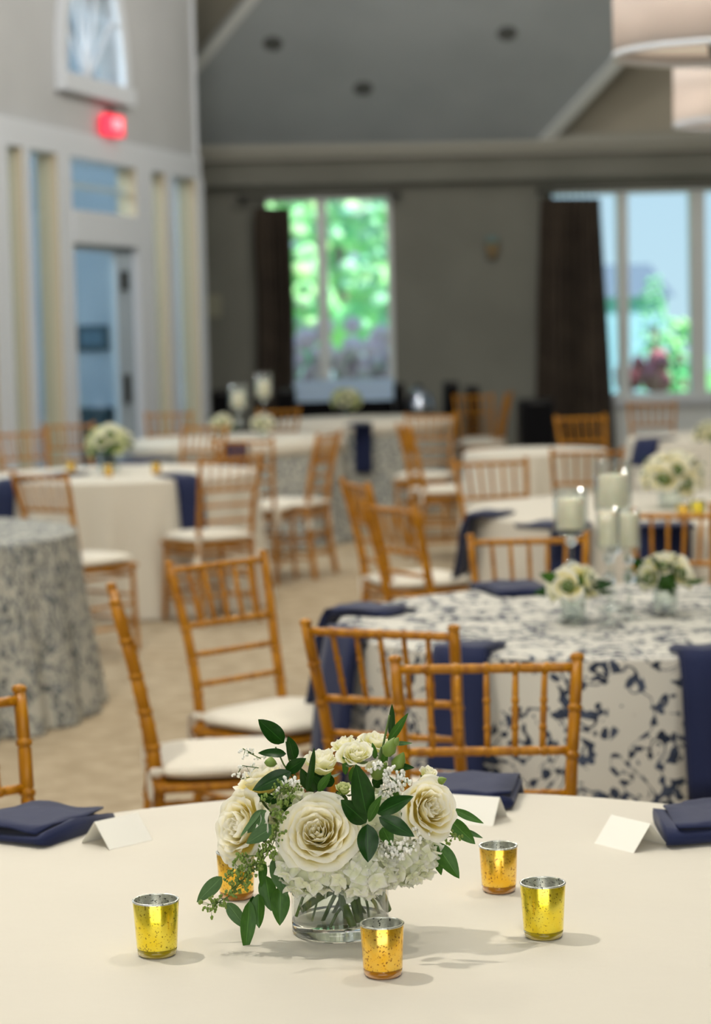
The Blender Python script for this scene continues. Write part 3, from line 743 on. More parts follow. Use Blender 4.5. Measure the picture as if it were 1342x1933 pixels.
def votive(px, py, V, label, rz, name='votive_holder'):
    p = on(px, py, TOP); root = empty(name, p + Vector((0,0,.0003)), rz, label, 'candle holder', 'mercury glass votives')
    for nm, me in V: link(nm, me, root)
votive(723, 1841, VA, 'amber mercury glass votive at the front, before the vase', .3)
votive(942, 1682, VA, 'amber mercury glass votive farther back, right of the flowers', 2.1)
votive(1026, 1768, VO, 'yellow green mercury glass votive right of the vase', 1.1)
votive(297, 1802, VO, 'bright yellow mercury glass votive alone on the left', 4.0)
votive(447, 1694, VA, 'amber mercury glass votive half hidden behind the left rose', 5.0)
votive(1290, 982, VA, 'yellow votive on the second white table below the big bouquet', 0)
votive(1318, 978, VO, 'yellow votive on the second white table at the right edge', 0)
votive(205, 900, VA, 'yellow votive before the left table flowers', 1)
votive(295, 895, VA, 'yellow votive right of the left table flowers', 2)
votive(135, 893, VA, 'yellow votive left of the left table flowers', 3)

# ================================================================= CHAIRS
def ringed(pts, r, node=.085, n=10, start=.04):
    """bamboo-turned rod: swollen rings with a groove either side"""
    pts = [Vector(p) for p in pts]; seg_ = []; tot = 0
    for a, b_ in zip(pts, pts[1:]): seg_.append((tot, (b_-a).length, a, b_)); tot += (b_-a).length
    def P(s):
        for t0, l, a, b_ in seg_:
            if s <= t0+l+1e-9: return a.lerp(b_, max(0, min(1, (s-t0)/l)))
        return pts[-1].copy()
    ss = {0.0: r*.95, tot: r*.9}; s = start
    while s < tot-.02:
        for o, k in ((-.011, 1.0), (-.007, .84), (-.0045, 1.18), (.0045, 1.18), (.007, .84), (.011, 1.0)): ss[s+o] = r*k
        s += node
    for t0, l, a, b_ in seg_: 
        if t0 > 0 and all(abs(t0-q) > .012 for q in ss): ss[t0] = r
    ks = sorted(k for k in ss if 0 <= k <= tot)
    return MB().tube([P(k) for k in ks], [ss[k] for k in ks], n)
def hw(z):   # half width of the back at height z
    T_ = [(0, .178), (.2, .166), (.45, .163), (.60, .163), (.70, .168), (.80, .177), (.92, .1855)]
    for (a, va), (b_, vb) in zip(T_, T_[1:]):
        if z <= b_: return va+(vb-va)*(z-a)/(b_-a)
    return .1855
def by(z):   # fore-aft position of the back at height z
    T_ = [(0, -.235), (.2, -.205), (.43, -.185), (.55, -.198), (.70, -.228), (.80, -.252), (.92, -.284)]
    for (a, va), (b_, vb) in zip(T_, T_[1:]):
        if z <= b_: return va+(vb-va)*(z-a)/(b_-a)
    return -.284
def make_chair():
    root = empty('chiavari_chair', (0,0,0))
    for s in (-1, 1):
        zs = [.0, .1, .2, .3, .43, .5, .55, .62, .70, .76, .80, .86, .905]
        rl = ringed([(s*hw(z), by(z), z) for z in zs], .0125, .095, 10, .06); rl.v = [(x, by(z)+(y-by(z))*(1.55-.35*max(0, z-.5)/.42), z) for x, y, z in rl.v]; rl.build('rear_leg', M_wood, root, True)
        MB().lathe([(.0115, 0), (.0145, .004), (.0145, .010), (.010, .014), (.001, .016)], 12, (s*hw(.905), by(.905), .902)).build('finial', M_wood, root, True)
        ringed([(s*.185, .175, 0), (s*.178, .168, .2), (s*.172, .165, .425)], .0125, .105, 10, .07).build('front_leg', M_wood, root, True)
    def rail(z, r, name):
        a = (-hw(z), by(z), z); b_ = (hw(z), by(z), z)
        ringed([a, b_], r, 2*hw(z)/6, 8, 2*hw(z)/6).build(name, M_wood, root, True)
    rail(.888, .0100, 'top_rail'); rail(.726, .0095, 'back_rail'); rail(.642, .0085, 'back_rail'); rail(.556, .0085, 'back_rail')
    for i in range(5):
        f = (i+1)/6*2-1
        ringed([(f*hw(.726)*.97, by(.726), .728), (f*hw(.888)*.97, by(.888), .886)], .0068, .055, 8, .045).build('spindle', M_wood, root, True)
    bevel(MB().box((-.195, -.195, .415), (.195, .19, .44)).build('seat', M_wood, root), .01)
    # cushion: rounded pad
    def cush(u, v):
        a = u*2*PI; e = .42
        x = math.copysign(abs(math.cos(a))**e, math.cos(a)); y = math.copysign(abs(math.sin(a))**e, math.sin(a))
        t = v*PI; rr = math.sin(t)**.55; zz = math.copysign(abs(math.cos(t))**.8, math.cos(t))
        return (x*.200*rr, y*.195*rr, .466 - zz*.026 + .008*(1-rr)*(1 if zz < 0 else 0))
    cs = MB().grid(cush, 32, 12).build('seat_cushion', M_cush, root, True)
    MB().tube([(.197*math.copysign(abs(math.cos(a))**.42, math.cos(a)), .192*math.copysign(abs(math.sin(a))**.42, math.sin(a)), .466) for a in [2*PI*k/40 for k in range(41)]], .0045, 6).build('piping', M_cush, cs, True)
    for s in (-1, 1):   # ribbons knotted round the rear posts
        x, y = s*.165, -.188
        MB().lathe([(.0135, .455), (.019, .462), (.019, .474), (.0135, .481)], 12, (x, y, 0)).build('tie', M_cush, cs, True)
        def rb(u, v, x=x, y=y, s=s): return (x+s*.012+(u-.5)*.035+.01*math.sin(v*5), y-.018-.008*math.sin(v*6+u*3), .47-.15*v)
        o = MB().grid(rb, 4, 8).build('tie', M_cush, cs, True)
    def st(a, b_, r=.0085): ringed([a, b_], r, .11, 8, .055).build('stretcher', M_wood, root, True)
    for z in (.13, .24):
        for s in (-1, 1): st((s*hw(z), by(z), z), (s*.18, .17, z))
    for z in (.16, .28):
        st((-.178, .168, z), (.178, .168, z)); st((-hw(z), by(z), z), (hw(z), by(z), z))
    for s in (-1, 1): st((s*.168, -.19, .385), (s*.172, .166, .385), .0075)
    st((-.172, .166, .385), (.172, .166, .385), .0075); st((-.165, -.19, .385), (.165, -.19, .385), .0075)
    return root
proto = make_chair()
CH = [
 (917, 1233, (-.06, -1), 'bamboo style chair nearest behind the table, its spindle back nearly square to us'),
 (713, 1173, (.42, .9), 'bamboo style chair turned slightly, behind the nearest one, at the printed table'),
 (408, 1047, (.70, -.71), 'honey bamboo chair turned to the right, standing alone with a white seat, left of centre'),
 (210, 1114, (1, .13), 'bamboo chair seen edge-on at left, seat pointing right'),
 (-134, 1312, (.58, -.82), 'bamboo chair cut by the left edge of the picture, only one post and rails seen'),
 (997, 1004, (.02, -1), 'bamboo chair behind the printed table, left of the candles'),
 (1293, 958, (-.30, -.95), 'bamboo chair behind the printed table, right of the candles'),
 (1438, 944, (-.1, 1), 'bamboo chair cut by the right edge, one dark post seen'),
 (437, 857, (-.54, .84), 'bamboo chair with its back to us beside the left white tablecloth'),
 (622, 815, (-.93, .36), 'bamboo chair seen from the side, seat pointing left, at the middle of the room'),
 (733, 948, (.86, .50), 'bamboo chair seen from behind at an angle, middle of the room, white seat beyond'),
 (668, 905, (.95, .30), 'bamboo chair nearly edge-on just left of the angled middle chair'),
 (812, 779, (-.22, -.97), 'bamboo chair facing us with an ivory seat, behind the middle chairs'),
 (893, 743, (.2, -.98), 'tall looking bamboo chair facing us, farther back, beside the black speaker'),
 (962, 740, (-.98, .2), 'bamboo chair edge-on directly left of the black speaker'),
 (925, 864, (.25, -.97), 'bamboo chair facing us before the small pale round table'),
 (1095, 782, (.25, -.97), 'honey bamboo chair right of the black speaker, farthest of that cluster'),
 (1108, 845, (.05, 1), 'honey bamboo chair with its back to us, nearest one right of the black speaker'),
 (1230, 757, (-.1, -1), 'brown bamboo chair below the right window'),
 (72, 890, (.62, .78), 'bamboo chair between the left print cloth and the left white table'),
 (128, 797, (.2, -.98), 'bamboo chair far left, in front of the glazed screen'),
 (40, 812, (.5, -.85), 'bamboo chair at the far left edge, before the glazed screen'),
 (318, 776, (.1, -1), 'bamboo chair behind the left table, below the narrow panes'),
 (388, 800, (-.5, -.85), 'bamboo chair just right of the white column foot'),
 (526, 770, (-.4, .9), 'honey bamboo chair far back below the left curtain'),
 (458, 826, (.25, 1), 'bamboo chair with its back to us, before the far table with candle holders'),
 (760, 800, (1, .2), 'bamboo chair close to the far printed cloth, right of its napkin'),
]
for i, (px, py, f, lab) in enumerate(CH):
    o = proto if i == 0 else copy_tree(proto)
    f = Vector(f).normalized(); p = on(px, py, .918)
    rz = math.atan2(f.y, f.x) - PI/2
    o.location = (p.x + f.x*.284, p.y + f.y*.284, 0); o.rotation_euler = (0, 0, rz)
    tag(o, lab, 'chair', 'bamboo style banquet chairs')

# ================================================================= FLOWERS
def rose_petals(r, n=26, openness=1.0, seed=0, ruff=.05, nu=9, nv=8):
    rnd = random.Random(seed); out = []
    for i in range(n):
        t = i/(n-1); phi = i*2.39996 + rnd.uniform(-.15, .15)
        Rr = r*(.06 + .94*t**.85*openness); Hh = r*(.86 + .12*math.sin(t*PI) - .26*(t**2)*openness + rnd.uniform(-.05, .05))
        A_ = 1.5 - .62*t; curl = max(0, t-.25)*r*.34*openness; belly = 1.06 + .1*t
        p1, p2, p3 = [rnd.uniform(0, 6.28) for _ in range(3)]; tw = .10+.05*rnd.random()
        def f(u, v, Rr=Rr, Hh=Hh, A_=A_, curl=curl, phi=phi, t=t, belly=belly, p1=p1, p2=p2, tw=tw):
            a = (u-.5)*2; wv = min(1, .45+.75*v**.6)*(1 - .30*max(0, v-.75)/.25)
            ang = phi + a*A_*wv
            s = v**.9
            rad = Rr*(.25 + (.75+.25*(belly-1))*math.sin(min(1, s*1.05)*PI/2)**.8) * (1+tw*a)
            z = Hh*s*(1 - .14*a*a*s)
            c_ = max(0, v-.62)/.38
            rad += curl*c_*c_*(1-.2*a*a); z -= curl*.65*c_**2.6
            w = ruff*r*s*s
            rad += w*math.sin(a*5+p1)*.8; z += w*math.sin(a*6+p2)
            return (rad*math.cos(ang), rad*math.sin(ang), z - r*.35)
        out.append(MB().grid(f, nu, nv))
    return out
def add_rose(parent, pos, axis, r, n, op, seed, m, name='rose', label=None, nu=9, nv=8, spin=0):
    axis = Vector(axis).normalized()
    q = Vector((0,0,1)).rotation_difference(axis).to_matrix().to_4x4() @ Matrix.Rotation(spin, 4, 'Z')
    # receptacle + sepals form the part's own mesh
    core = MB().lathe([(.001, -.42*r), (.10*r, -.40*r), (.22*r, -.30*r), (.16*r, -.05*r), (.001, .0)], 12)
    for k in range(5):
        a = 2*PI*k/5; cs_, sn = math.cos(a), math.sin(a)
        def sp(u, v, a=a): 
            w = (u-.5)*.5*r*math.sin(v*PI)**.6*.6; rr = r*(.15+.55*v); return (rr*math.cos(a)-w*math.sin(a), rr*math.sin(a)+w*math.cos(a), -r*(.40-.05*v)-.10*r*math.sin(v*PI))
        core.grid(sp, 2, 4)
    o = core.build(name, M_stem, parent, True); o.matrix_local = Matrix.Translation(pos) @ q
    if label: o['label'] = label
    for pm in rose_petals(r, n, op, seed, nu=nu, nv=nv): pm.build('petal', m, o, True)
    return o
def leaf_mesh(L_, w, bend, fold, nu=6, nv=10, wav=0, pt=1.0):
    def f(u, v):
        a = (u-.5)*2; ww = w/2*(math.sin(PI*min(1, v**.85))**.75)*(1-.15*v*pt) if 0 < v < 1 else .0003
        return (a*ww, v*L_ - bend*0, fold*abs(a)*ww + bend*math.sin(v*PI/2)*v*L_*-.3 + wav*math.sin(v*9)*a*ww)
    return MB().grid(f, nu, nv)
def leaf_between(parent, base, tip, w, m, nrm=(0,-1,.3), bend=.3, fold=.25, wav=.08):
    base, tip = Vector(base), Vector(tip); y = (tip-base); L_ = y.length; y.normalize()
    n_ = Vector(nrm); n_ = (n_ - y*n_.dot(y)).normalized(); x = y.cross(n_)
    # compensate so the tip lands on target
    drop = bend*-.3*L_
    R3 = Matrix((x, y, n_)).transposed().to_4x4()
    o = leaf_mesh(L_, w, bend, fold, wav=wav).build('leaf', m, parent, True)
    o.matrix_local = Matrix.Translation(base) @ R3 @ Matrix.Rotation(math.atan2(-drop, L_), 4, 'X')
    return o

YV = on(643, 1757, TOP).y; VX = on(643, 1757, TOP).x
V0 = Vector((VX, YV, TOP))
fa = empty('flower_arrangement', V0 + Vector((0,0,.10)), 0, 'bouquet of cream roses, hydrangea and green leaves in the low glass vase, in focus', 'flowers')
O = fa.location.copy()
def FP(px, py, dy=0): return at(px, py, YV+dy) - O
def cp(x, y): return 350+x/2.3138, 1320+y/2.3138     # from the close study crop of the bouquet
# roses
add_rose(fa, FP(602, 1574, -.075), (-.12, -.86, .52), .0455, 40, 1.0, 11, M_rose, label='largest rose, front centre, fully open', nu=12, nv=12)
add_rose(fa, FP(806, 1528, -.055), (.52, -.74, .36), .0385, 34, .95, 23, M_rose, label='open rose at the right', nu=11, nv=11)
add_rose(fa, FP(464, 1563, -.04), (-.70, -.56, .30), .046, 34, .95, 31, M_rose, label='open rose at the left, turned away', nu=11, nv=11)
add_rose(fa, FP(497, 1480, .0), (-.35, .0, .9), .040, 20, .8, 41, M_rose, label='rose behind the upper left leaves')
add_rose(fa, FP(608, 1446, .0), (-.05, -.22, .97), .0345, 16, .62, 53, M_rose2, label='half closed yellowish rose at the top')
add_rose(fa, FP(672, 1428, -.02), (.05, -.5, .86), .0245, 18, .85, 61, M_rose2, name='spray_rose')
add_rose(fa, FP(708, 1406, .03), (.15, -.2, .95), .0255, 16, .8, 67, M_rose2, name='spray_rose')
add_rose(fa, FP(652, 1410, .03), (-.3, -.1, .95), .0225, 14, .8, 71, M_rose2, name='spray_rose')
add_rose(fa, FP(808, 1463, -.01), (.3, -.3, .9), .017, 12, .7, 73, M_rose2, name='spray_rose')
add_rose(fa, FP(649, 1492, -.055), (0, -.35, .93), .0175, 12, .55, 79, M_green_petal, name='lisianthus')
add_rose(fa, FP(713, 1452, -.02), (-.1, -.3, .95), .019, 12, .8, 83, M_rose2, name='lisianthus')
# green buds
def bud(base, tip, r):
    b0, t0 = FP(*base, -.03), FP(*tip, -.03); ax = (t0-b0); L_ = ax.length
    mb = MB().lathe([(.001, 0), (r*.6, L_*.08), (r, L_*.35), (r*.75, L_*.65), (r*.3, L_*.9), (.0005, L_)], 10)
    o = mb.build('bud', M_seed, fa, True); o.matrix_local = Matrix.Translation(b0) @ Vector((0,0,1)).rotation_difference(ax).to_matrix().to_4x4()
for q in (((704,1470),(730,1440),.011), ((745,1455),(762,1420),.010), ((728,1428),(745,1392),.010), ((742,1408),(752,1392),.006), ((826,1476),(843,1470),.006), ((510,1448),(512,1428),.009)): bud(*q)
# hydrangea heads
def floret_mesh():
    mb = MB()
    for k in range(4):
        a = PI/2*k
        def f(u, v, a=a):
            x = (u-.5)*2; w = .0062*(math.sin(PI*(.12+.80*v)))**.6; l = .0115*v*(1-.12*x*x)
            z = .0035*v*v + .0010*math.sin(x*4+k) - .0012*abs(x)
            return (l*math.cos(a)-x*w*math.sin(a), l*math.sin(a)+x*w*math.cos(a), z)
        mb.grid(f, 4, 3)
    mb.ball((0,0,.001), .0012, 5, 3); return mb.mesh('floret', M_hyd)
FM = floret_mesh()
def hydrangea(px, py, dy, rx, rz_, n, seed, squash=1):
    rnd = random.Random(seed); c0 = FP(px, py, dy)
    core = MB().ball((0,0,0), 1, 12, 8, (rx*.72, rx*.7, rz_*.68)).build('hydrangea', mat('pale_green_flower_core', lin((236,240,214)), .8), fa, True); core.matrix_local = Matrix.Translation(c0)
    for i in range(n):
        z = 1-2*(i+.5)/n; a = i*2.39996+rnd.uniform(-.2, .2); rr = math.sqrt(max(0, 1-z*z))
        nrm = Vector((rr*math.cos(a), rr*math.sin(a), z)); k = rnd.uniform(.82, 1.04)
        p = Vector((nrm.x*rx*k, nrm.y*rx*k, nrm.z*rz_*k)); nn = (nrm + Vector((rnd.uniform(-.4,.4), rnd.uniform(-.4,.4), rnd.uniform(-.4,.4)))).normalized()
        sc_ = rnd.uniform(1.05, 1.45)
        link('floret', FM, core, Matrix.Translation(p) @ Vector((0,0,1)).rotation_difference(nn).to_matrix().to_4x4() @ Matrix.Rotation(rnd.uniform(0, 6.28), 4, 'Z') @ Matrix.Scale(sc_, 4))
hydrangea(584, 1634, -.05, .046, .036, 75, 1)
hydrangea(680, 1640, -.055, .048, .036, 75, 2)
hydrangea(764, 1614, -.02, .044, .040, 75, 3)
hydrangea(704, 1556, .0, .040, .045, 60, 4)
hydrangea(540, 1530, .03, .036, .040, 45, 5)
# hidden bulk of greenery holding the heads together
rnd = random.Random(5)
# ruscus and other dark leaves: base, tip in the study crop; width px; depth; normal
LV = [
 ((430,190),(318,88),78,-.01,(.3,-1,.2),M_ruscus), ((440,238),(318,235),46,-.015,(0,-.8,.7),M_ruscus), ((475,268),(448,162),60,-.02,(.6,-1,.1),M_ruscus),
 ((462,318),(293,398),72,-.06,(.1,-.9,.5),M_ruscus), ((438,318),(527,258),56,-.05,(0,-.9,.3),M_ruscus), ((530,405),(562,212),48,-.05,(.9,-.8,0),M_ruscus),
 ((560,405),(505,300),60,-.035,(-.4,-.9,.2),M_ruscus), ((600,400),(545,330),50,-.03,(.3,-.9,.2),M_ruscus), ((580,402),(637,320),38,-.05,(-.3,-.9,.2),M_ruscus2),
 ((790,505),(745,285),98,-.11,(.25,-1,.1),M_ruscus), ((790,540),(680,440),84,-.09,(-.2,-1,.5),M_ruscus), ((838,500),(995,425),74,-.10,(.1,-.8,.7),M_ruscus),
 ((845,515),(1000,600),76,-.12,(.1,-.8,.7),M_ruscus), ((800,535),(857,420),46,-.12,(-.7,-.8,.1),M_ruscus2), ((795,545),(797,712),88,-.12,(.1,-1,.3),M_ruscus),
 ((1090,625),(1195,782),78,-.01,(.3,-1,.1),M_ruscus2), ((1150,520),(1265,632),66,.02,(-.3,-1,.2),M_ruscus2), ((1165,480),(1302,542),38,.03,(0,-.9,.5),M_ruscus2),
 ((1215,570),(1298,606),22,.03,(0,-1,.2),M_euc), ((1095,690),(1117,768),36,.0,(.2,-1,0),M_ruscus2), ((895,160),(902,22),34,.02,(.5,-1,0),M_ruscus),
 ((885,190),(972,62),36,.01,(-.3,-1,.1),M_ruscus2), ((905,195),(990,192),20,.02,(0,-1,.5),M_euc), ((915,300),(1000,300),36,-.03,(0,-.7,.7),M_ruscus),
 ((400,450),(315,415),40,-.05,(0,-.8,.4),M_ruscus), ((700,330),(690,240),30,-.01,(.5,-1,0),M_ruscus2), ((830,260),(815,190),26,.0,(.5,-1,0),M_ruscus2), ((860,300),(880,200),30,-.01,(.2,-1,0),M_ruscus2),
 ((720,360),(735,290),26,-.03,(-.5,-1,0),M_ruscus2), ((860,560),(900,640),60,-.07,(.2,-1,.2),M_ruscus2), ((950,480),(1000,560),50,-.05,(.2,-1,.2),M_ruscus2),
 ((560,470),(500,440),60,-.02,(0,-1,.3),M_ruscus),
 ((690,470),(660,400),60,-.02,(0,-1,.3),M_ruscus),
 ((900,470),(930,400),60,-.02,(0,-1,.2),M_ruscus2),
 ((820,380),(870,330),50,-.02,(0,-1,.4),M_ruscus),
 ((640,380),(600,320),50,.0,(0,-1,.4),M_ruscus),
 ((420,480),(470,430),50,-.04,(0,-1,.4),M_ruscus),
 ((560,340),(620,300),46,.0,(0,-1,.3),M_ruscus),
 ((160,775),(50,886),62,-.02,(.1,-1,.3),M_euc), ((182,888),(270,1004),60,-.03,(-.3,-1,.3),M_euc), ((280,880),(262,1106),66,-.05,(.3,-1,.1),M_ruscus2),
 ((318,850),(322,1000),62,-.04,(-.3,-1,.1),M_ruscus2), ((385,690),(443,862),76,-.06,(.2,-1,.2),M_euc), ((415,815),(412,988),80,-.04,(.1,-1,.1),M_ruscus2),
 ((350,770),(375,925),78,-.03,(-.2,-1,.1),M_ruscus2), ((388,555),(266,630),66,-.08,(0,-.9,.4),M_euc), ((352,485),(272,584),62,-.07,(-.2,-1,.2),M_euc), ((330,490),(238,604),30,-.08,(-.7,-.6,.2),M_euc),
 ((295,860),(290,980),50,-.03,(.5,-1,.1),M_ruscus), ((340,700),(330,820),40,-.04,(.5,-1,.1),M_ruscus2),
]
for b_, t_, w, dy, nrm, m in LV:
    leaf_between(fa, FP(*cp(*b_), dy), FP(*cp(*t_), dy - .012), w/2.3138/1385*1.12, m, nrm, bend=random.uniform(.15, .5), fold=random.uniform(.12, .3))
# stems (above and in the water)
M_stem2 = M_stem
def stem(a, b_, r, da, db, m=M_stem):
    p, q = FP(*a, da), FP(*b_, db); mid = (p+q)/2 + Vector((random.uniform(-.004, .004), 0, .002))
    MB().tube([p, mid, q], [r, r*.97, r*.9], 8).build('stem', m, fa, True)
def c8(x, y): return 360+x/3.355, 1560+y/3.355
for a, b_, r, da, db in (
 ((810,250),(668,570),.0022,.00,-.045), ((800,345),(655,430),.0042,.02,-.02), ((855,360),(768,600),.0016,0,-.03), ((930,390),(700,530),.0052,.0,-.03),
 ((930,400),(832,608),.0030,.0,.0), ((990,470),(876,652),.0022,-.0,-.042), ((950,380),(1030,635),.0062,0,-.04), ((1005,380),(1062,610),.0048,0,-.02),
 ((1045,400),(1085,620),.0044,.01,.0), ((1105,440),(1130,585),.0020,0,.01), ((1150,370),(1248,530),.0060,0,.02), ((1130,440),(1192,552),.0028,0,.02), ((975,450),(980,615),.0036,.01,.02),
 ((1140,420),(1225,525),.0022,.02,.03), ((880,380),(720,500),.0026,.02,.03), ((1020,400),(1110,560),.0030,.02,.03), ((960,400),(900,560),.0030,.02,.04)):
    stem(c8(*a), c8(*b_), r, da, db)
for a, b_, r in (((640,1600),(600,1470),.002), ((650,1600),(672,1440),.002), ((680,1600),(720,1410),.002), ((700,1590),(760,1450),.0016), ((720,1600),(800,1540),.003), ((560,1600),(480,1490),.002), ((690,1560),(735,1350),.0016), ((560,1470),(540,1400),.0012), ((560,1480),(520,1410),.0012)):
    stem(a, b_, r, .0, .0)
# seeded eucalyptus sprays and baby's breath: too fine to count
def spray(paths, seed_r, nper, spread, m_seed, name, seed, dy, label=None):
    rnd = random.Random(seed); sd = MB(); stx = MB()
    for path in paths:
        P_ = [FP(x, y, dy) for x, y in path]
        stx.tube(P_, .0007, 5)
        for a, b_ in zip(P_, P_[1:]):
            L_ = (b_-a).length
            for i in range(max(1, int(nper*L_/.01))):
                base = a.lerp(b_, rnd.random()); off = Vector((rnd.gauss(0, 1), rnd.gauss(0, 1), rnd.gauss(0, 1))).normalized()*spread*rnd.uniform(.5, 1.2)
                e = base + off; stx.tube([base, e], .00035, 3, False)
                for j in range(3):
                    q = e + Vector((rnd.uniform(-1,1), rnd.uniform(-1,1), rnd.uniform(-1,1)))*seed_r*1.6
                    sd.ball(tuple(q), seed_r*rnd.uniform(.7, 1.1), 6, 4, (1, 1, 1.3))
    o = stx.build(name, M_stem, fa, True); o['kind'] = 'stuff'
    s = sd.build('seeds' if m_seed is M_seed else 'blossoms', m_seed, o, True); s['kind'] = 'stuff'
spray([[cp(470,400), cp(420,470), cp(400,540), cp(395,600), cp(370,660)], [cp(440,390), cp(370,440)], [cp(380,640), cp(330,720), cp(270,770), cp(200,830)], [cp(370,660), cp(320,680), cp(240,690)],
       [cp(260,780), cp(190,860), cp(140,890), cp(105,930)], [cp(330,720), cp(240,740), cp(170,790)], [cp(140,885), cp(95,900)]], .0018, 5.5, .0115, M_seed, 'seeded_eucalyptus', 3, -.085)
spray([[cp(490,380), cp(440,390), cp(400,380)], [cp(1150,600), cp(1180,600)]], .0019, 7, .009, M_seed, 'seeded_eucalyptus', 4, -.03)
spray([[cp(330,260), cp(270,230)], [cp(320,300), cp(250,290), cp(225,330)], [cp(320,330), cp(240,350)], [cp(300,240), cp(250,215)]], .0016, 2.6, .009, M_bb, 'baby_breath', 5, -.01)
spray([[cp(880,330), cp(930,370), cp(970,350)], [cp(860,400), cp(930,380)], [cp(830,290), cp(880,290)]], .0024, 7, .011, M_bb, 'baby_breath', 6, -.05)
spray([[cp(850,620), cp(920,640), cp(1000,640)], [cp(870,680), cp(960,660)], [cp(470,350), cp(430,380)], [cp(1000,560), cp(1030,620)]], .0024, 5.5, .013, M_bb, 'baby_breath', 7, -.075)

# ---- the vase
def vase(loc, r, h, label, bt=.018, full=True, group=None, wl=.6):
    root = empty('glass_vase', loc, 0, label, 'vase', group)
    MB().lathe([(r, bt), (r, h-.001), (r-.0015, h), (r-.003, h-.001), (r-.003, bt)], 64, closed=False).build('vase_wall', M_vglass, root, True)
    MB().lathe([(.0005, 0), (r-.003, 0), (r, .003), (r, bt), (r-.003, bt-.0005), (.0005, bt-.004)], 64).build('thick_base', M_base if full else M_vglass, root, True)
    MB().lathe([(r-.0034, bt+.001), (r-.0034, h*wl), (.0005, h*wl-.0005)], 48).build('water', M_water, root, True)
    return root
vase(V0 + Vector((0,0,.0003)), .0665, .108, 'low clear glass cylinder vase with stems in water, in focus')

# ================================================================= CENTREPIECES IN THE BLUR
ROSE_LO = [MBx.mesh('petal', M_rose) for MBx in rose_petals(.035, 12, .9, 99, nu=5, nv=5)]
ROSE_LO2 = [MBx.mesh('petal', M_rose2) for MBx in rose_petals(.035, 12, .9, 98, nu=5, nv=5)]
ROSE_LO3 = [MBx.mesh('petal', M_green_petal) for MBx in rose_petals(.035, 12, .9, 97, nu=5, nv=5)]
CORE = MB().ball((0,0,0), .018, 8, 6).mesh('rose', M_stem)
LEAF_ME = [leaf_mesh(.075, .032, .4, .2, 2, 5).mesh('leaf', m) for m in (M_ruscus, M_ruscus2)]
def bouquet(c0, R, nr, label, seed, flat=.75, nleaf=14, green=.3, sizes=(.8, 1.2)):
    rnd = random.Random(seed); root = empty('flower_arrangement', c0, 0, label, 'flowers', 'table flower arrangements')
    base = MB().ball((0,0,0), R*.55, 10, 7, (1, 1, flat)).build('greenery', M_ruscus2, root, True)
    for i in range(nr):
        zz = 1 - 1.25*(i+.5)/nr; a = i*2.39996+seed; rr = math.sqrt(max(0, 1-zz*zz)); nrm = Vector((rr*math.cos(a), rr*math.sin(a), zz*flat)).normalized()
        p = Vector((rr*math.cos(a)*R*.72, rr*math.sin(a)*R*.72, zz*R*.72*flat))
        M4 = Matrix.Translation(p) @ Vector((0,0,1)).rotation_difference(nrm).to_matrix().to_4x4() @ Matrix.Scale(rnd.uniform(*sizes), 4)
        q = link('rose', CORE, root, M4)
        for pm in (ROSE_LO3 if rnd.random() < green-.4 else ROSE_LO2 if rnd.random() < green else ROSE_LO): link('petal', pm, q)
    for i in range(nleaf):
        zz = rnd.uniform(-.5, .7); a = rnd.uniform(0, 6.28); rr = math.sqrt(1-zz*zz); d = Vector((rr*math.cos(a), rr*math.sin(a), zz*flat)).normalized()
        q = link('leaf', LEAF_ME[i % 2], root, Matrix.Translation(d*R*.55) @ Vector((0,1,0)).rotation_difference(d).to_matrix().to_4x4() @ Matrix.Rotation(rnd.uniform(0, 3), 4, 'Y'))
def table_flowers(px, py_c, T, base_py, R, nr, what, vlab, seed, vr=.045, vh=.11, **k):
    b0 = on(px, base_py, TOP); c0 = at(px, py_c, b0.y); 
    vase(b0+Vector((0,0,.0003)), vr, vh, vlab, full=False, wl=.7)
    bouquet(c0, R, nr, what[0].upper()*0 + what, seed, **k)
table_flowers(1082, 1108, T2, 1180, .070, 7, 'small cluster of white roses on the printed table, left of the candles', 'clear glass vase left of the candles on the printed table', 1, .035, .09, nleaf=8, sizes=(1.0,1.3))
table_flowers(1256, 1092, T2, 1160, .088, 9, 'wide cluster of white roses on the printed table, right of the candles', 'clear glass vase right of the candles on the printed table', 2, .035, .09, nleaf=14, sizes=(.95,1.25))
table_flowers(1268, 902, T3, 958, .155, 15, 'large cream rose bouquet on the second white table', 'glass vase of the large cream rose bouquet', 3, .06, .14, nleaf=22, sizes=(1.5,2.0))
table_flowers(206, 838, T5, 893, .150, 14, 'pale green and white bouquet on the left white table', 'glass vase of the pale green bouquet on the left', 4, .06, .12, nleaf=20, green=.9, sizes=(1.4,1.9))
table_flowers(418, 801, T6, 826, .095, 11, 'round cream flower ball left of the far candle holders', 'glass vase left of the far candle holders', 5, .04, .08, nleaf=2, sizes=(1.1,1.4))
table_flowers(496, 802, T6, 826, .095, 11, 'round cream flower ball right of the far candle holders', 'glass vase right of the far candle holders', 6, .04, .08, nleaf=2, sizes=(1.1,1.4))
table_flowers(654, 757, T7, 784, .150, 16, 'yellowish white bouquet far back below the left window', 'glass vase of the yellowish bouquet far back', 7, .05, .12, nleaf=14, green=.9, sizes=(1.5,2.0))
table_flowers(1345, 826, T8, 832, .15, 13, 'pale bouquet at the right edge on the far white table', 'glass vase at the right edge on the far white table', 8, .05, .12, nleaf=12, sizes=(1.4,1.8))
M_crys = mat('crystal_glass', (.95,.97,.97), .02, Transmission_Weight=1.0)
